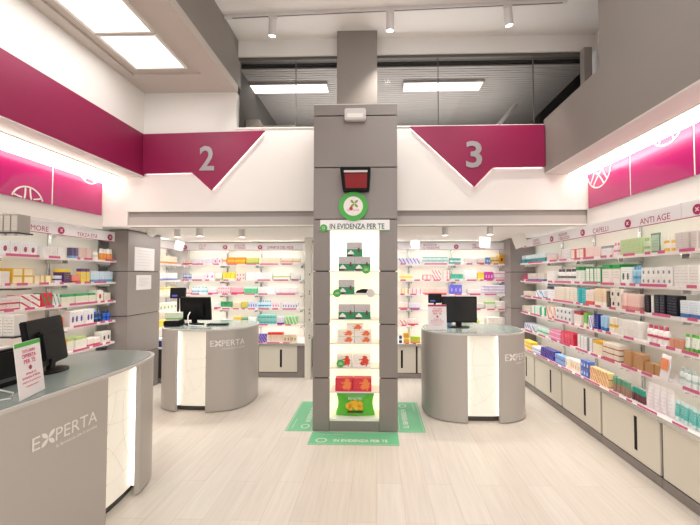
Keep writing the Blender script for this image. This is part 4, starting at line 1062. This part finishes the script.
for x,y,lab in ((-2.60,4.66,'small white downlight under the soffit nearest the left column'),(-2.255,4.56,'small white downlight above the left monitor'),(-1.757,4.69,'small white downlight above the left counter end'),(.855,4.55,'small white downlight left of centre above the right counter'),(1.386,4.47,'small white downlight at right above the right counter')):
    o=empty('downlight',(x,y,ZSO-.001),lab,'downlight',local=True)
    MB().lathe([(.034,-.10),(.038,-.10),(.038,0)],(0,0,0),18).build('housing',M['mauve'],o,smooth=True)
    MB().lathe([(.032,-.101),(.032,-.098)],(0,0,0),18).build('lens',mat('downlight_lens','ffffff',.4,emit=6,ecol='fff4e8'),o)
    l=bpy.data.lights.new('down_spot','SPOT'); l.energy=28; l.spot_size=1.9; l.spot_blend=.9; l.color=(1,.94,.86); l.shadow_soft_size=.04
    lo=bpy.data.objects.new('down_spot',l); COL.objects.link(lo); lo.location=(x,y,ZSO-.12)
for x,y,z,r,w,lab in ((1.57,5.3,2.07,.08,.16,'white square card hanging in front of the back header at right'),(2.05,5.25,2.09,-.35,.19,'tilted white square card hanging by the dark corner column'),(.56,5.3,2.04,0,.13,'small white card hanging just right of the pillar'),(-2.90,5.25,2.03,.25,.14,'small white card hanging behind the left grey column')):
    o=empty('hanging_card',(x,y,z),lab,'card',local=True)
    MB().obox((0,0,0),(w,.004,w),Matrix.Rotation(r,3,'Y')).build('card_sheet',M['white_gloss'],o)
    MB().tube([(0,0,w*.4),(0,0,ZSO-z)],.0015,5).build('thread',M['mauve'],o)
# small dark security camera at the left end of the soffit
o=empty('dome_camera',(-3.0,4.75,ZSO-.001),'small white dome camera at the top of the left grey column','camera',local=True)
MB().lathe([(.02,-.085),(.05,-.06),(.06,-.03),(.065,0)],(0,0,0),20).build('dome',M['white_gloss'],o,smooth=True)
tag(MB().box(-1.70,-1.52,4.62,4.8,3.381,3.62).build('grey_block',M['slat'],bevel=.005),'plain grey block behind the upper glass at its left end','box')  # plain blocks put in for unidentified grey shapes at the glass
tag(MB().box(-1.48,-1.06,4.66,4.9,3.381,3.56).build('grey_block',mat('dull_box','77716c',.5),bevel=.005),'wide grey block behind the upper glass above the arrow tip','box')
# ================================================================ LIGHTING
wd=bpy.data.worlds.new('world'); SC.world=wd; wd.use_nodes=True
bg=wd.node_tree.nodes['Background']; bg.inputs[0].default_value=(1,.975,.95,1); bg.inputs[1].default_value=.5
area((-2.35,2.6,3.83),(0,0,0),.55,2.3,13)
area((0.6,1.2,4.45),(0,0,0),1.5,4.0,48)
area((.1,-1.6,3.0),(math.radians(62),0,0),4.0,2.0,40)
area((-3.3,1.0,2.77),(0,0,0),.3,6,8)
area((2.3,1.0,2.77),(0,0,0),.2,6,7)
for x in (-2.3,.9): area((x,5.3,ZSO-.02),(0,0,0),1.6,1.0,16)
area((.2,5.2,3.5),(PI,0,0),3.4,1.2,45)
# ================================================================ CAMERA
f,yaw,pitch,cxp,cyp=363.4806,.0279,.0299,366.4617,264.1986
cd=bpy.data.cameras.new('camera'); cam=bpy.data.objects.new('camera',cd); COL.objects.link(cam)
cd.sensor_width=36; cd.sensor_fit='HORIZONTAL'; cd.lens=f/700*36; cd.shift_x=-(cxp-350)/700; cd.shift_y=(cyp-262.5)/700; cd.clip_start=.05
cam.location=(0,0,1.6); cam.rotation_euler=(PI/2+pitch,0,yaw)
SC.camera=cam
vs=SC.view_settings; vs.view_transform='Standard'; vs.look='None'; vs.gamma=1; vs.use_curve_mapping=False; vs.exposure=.1
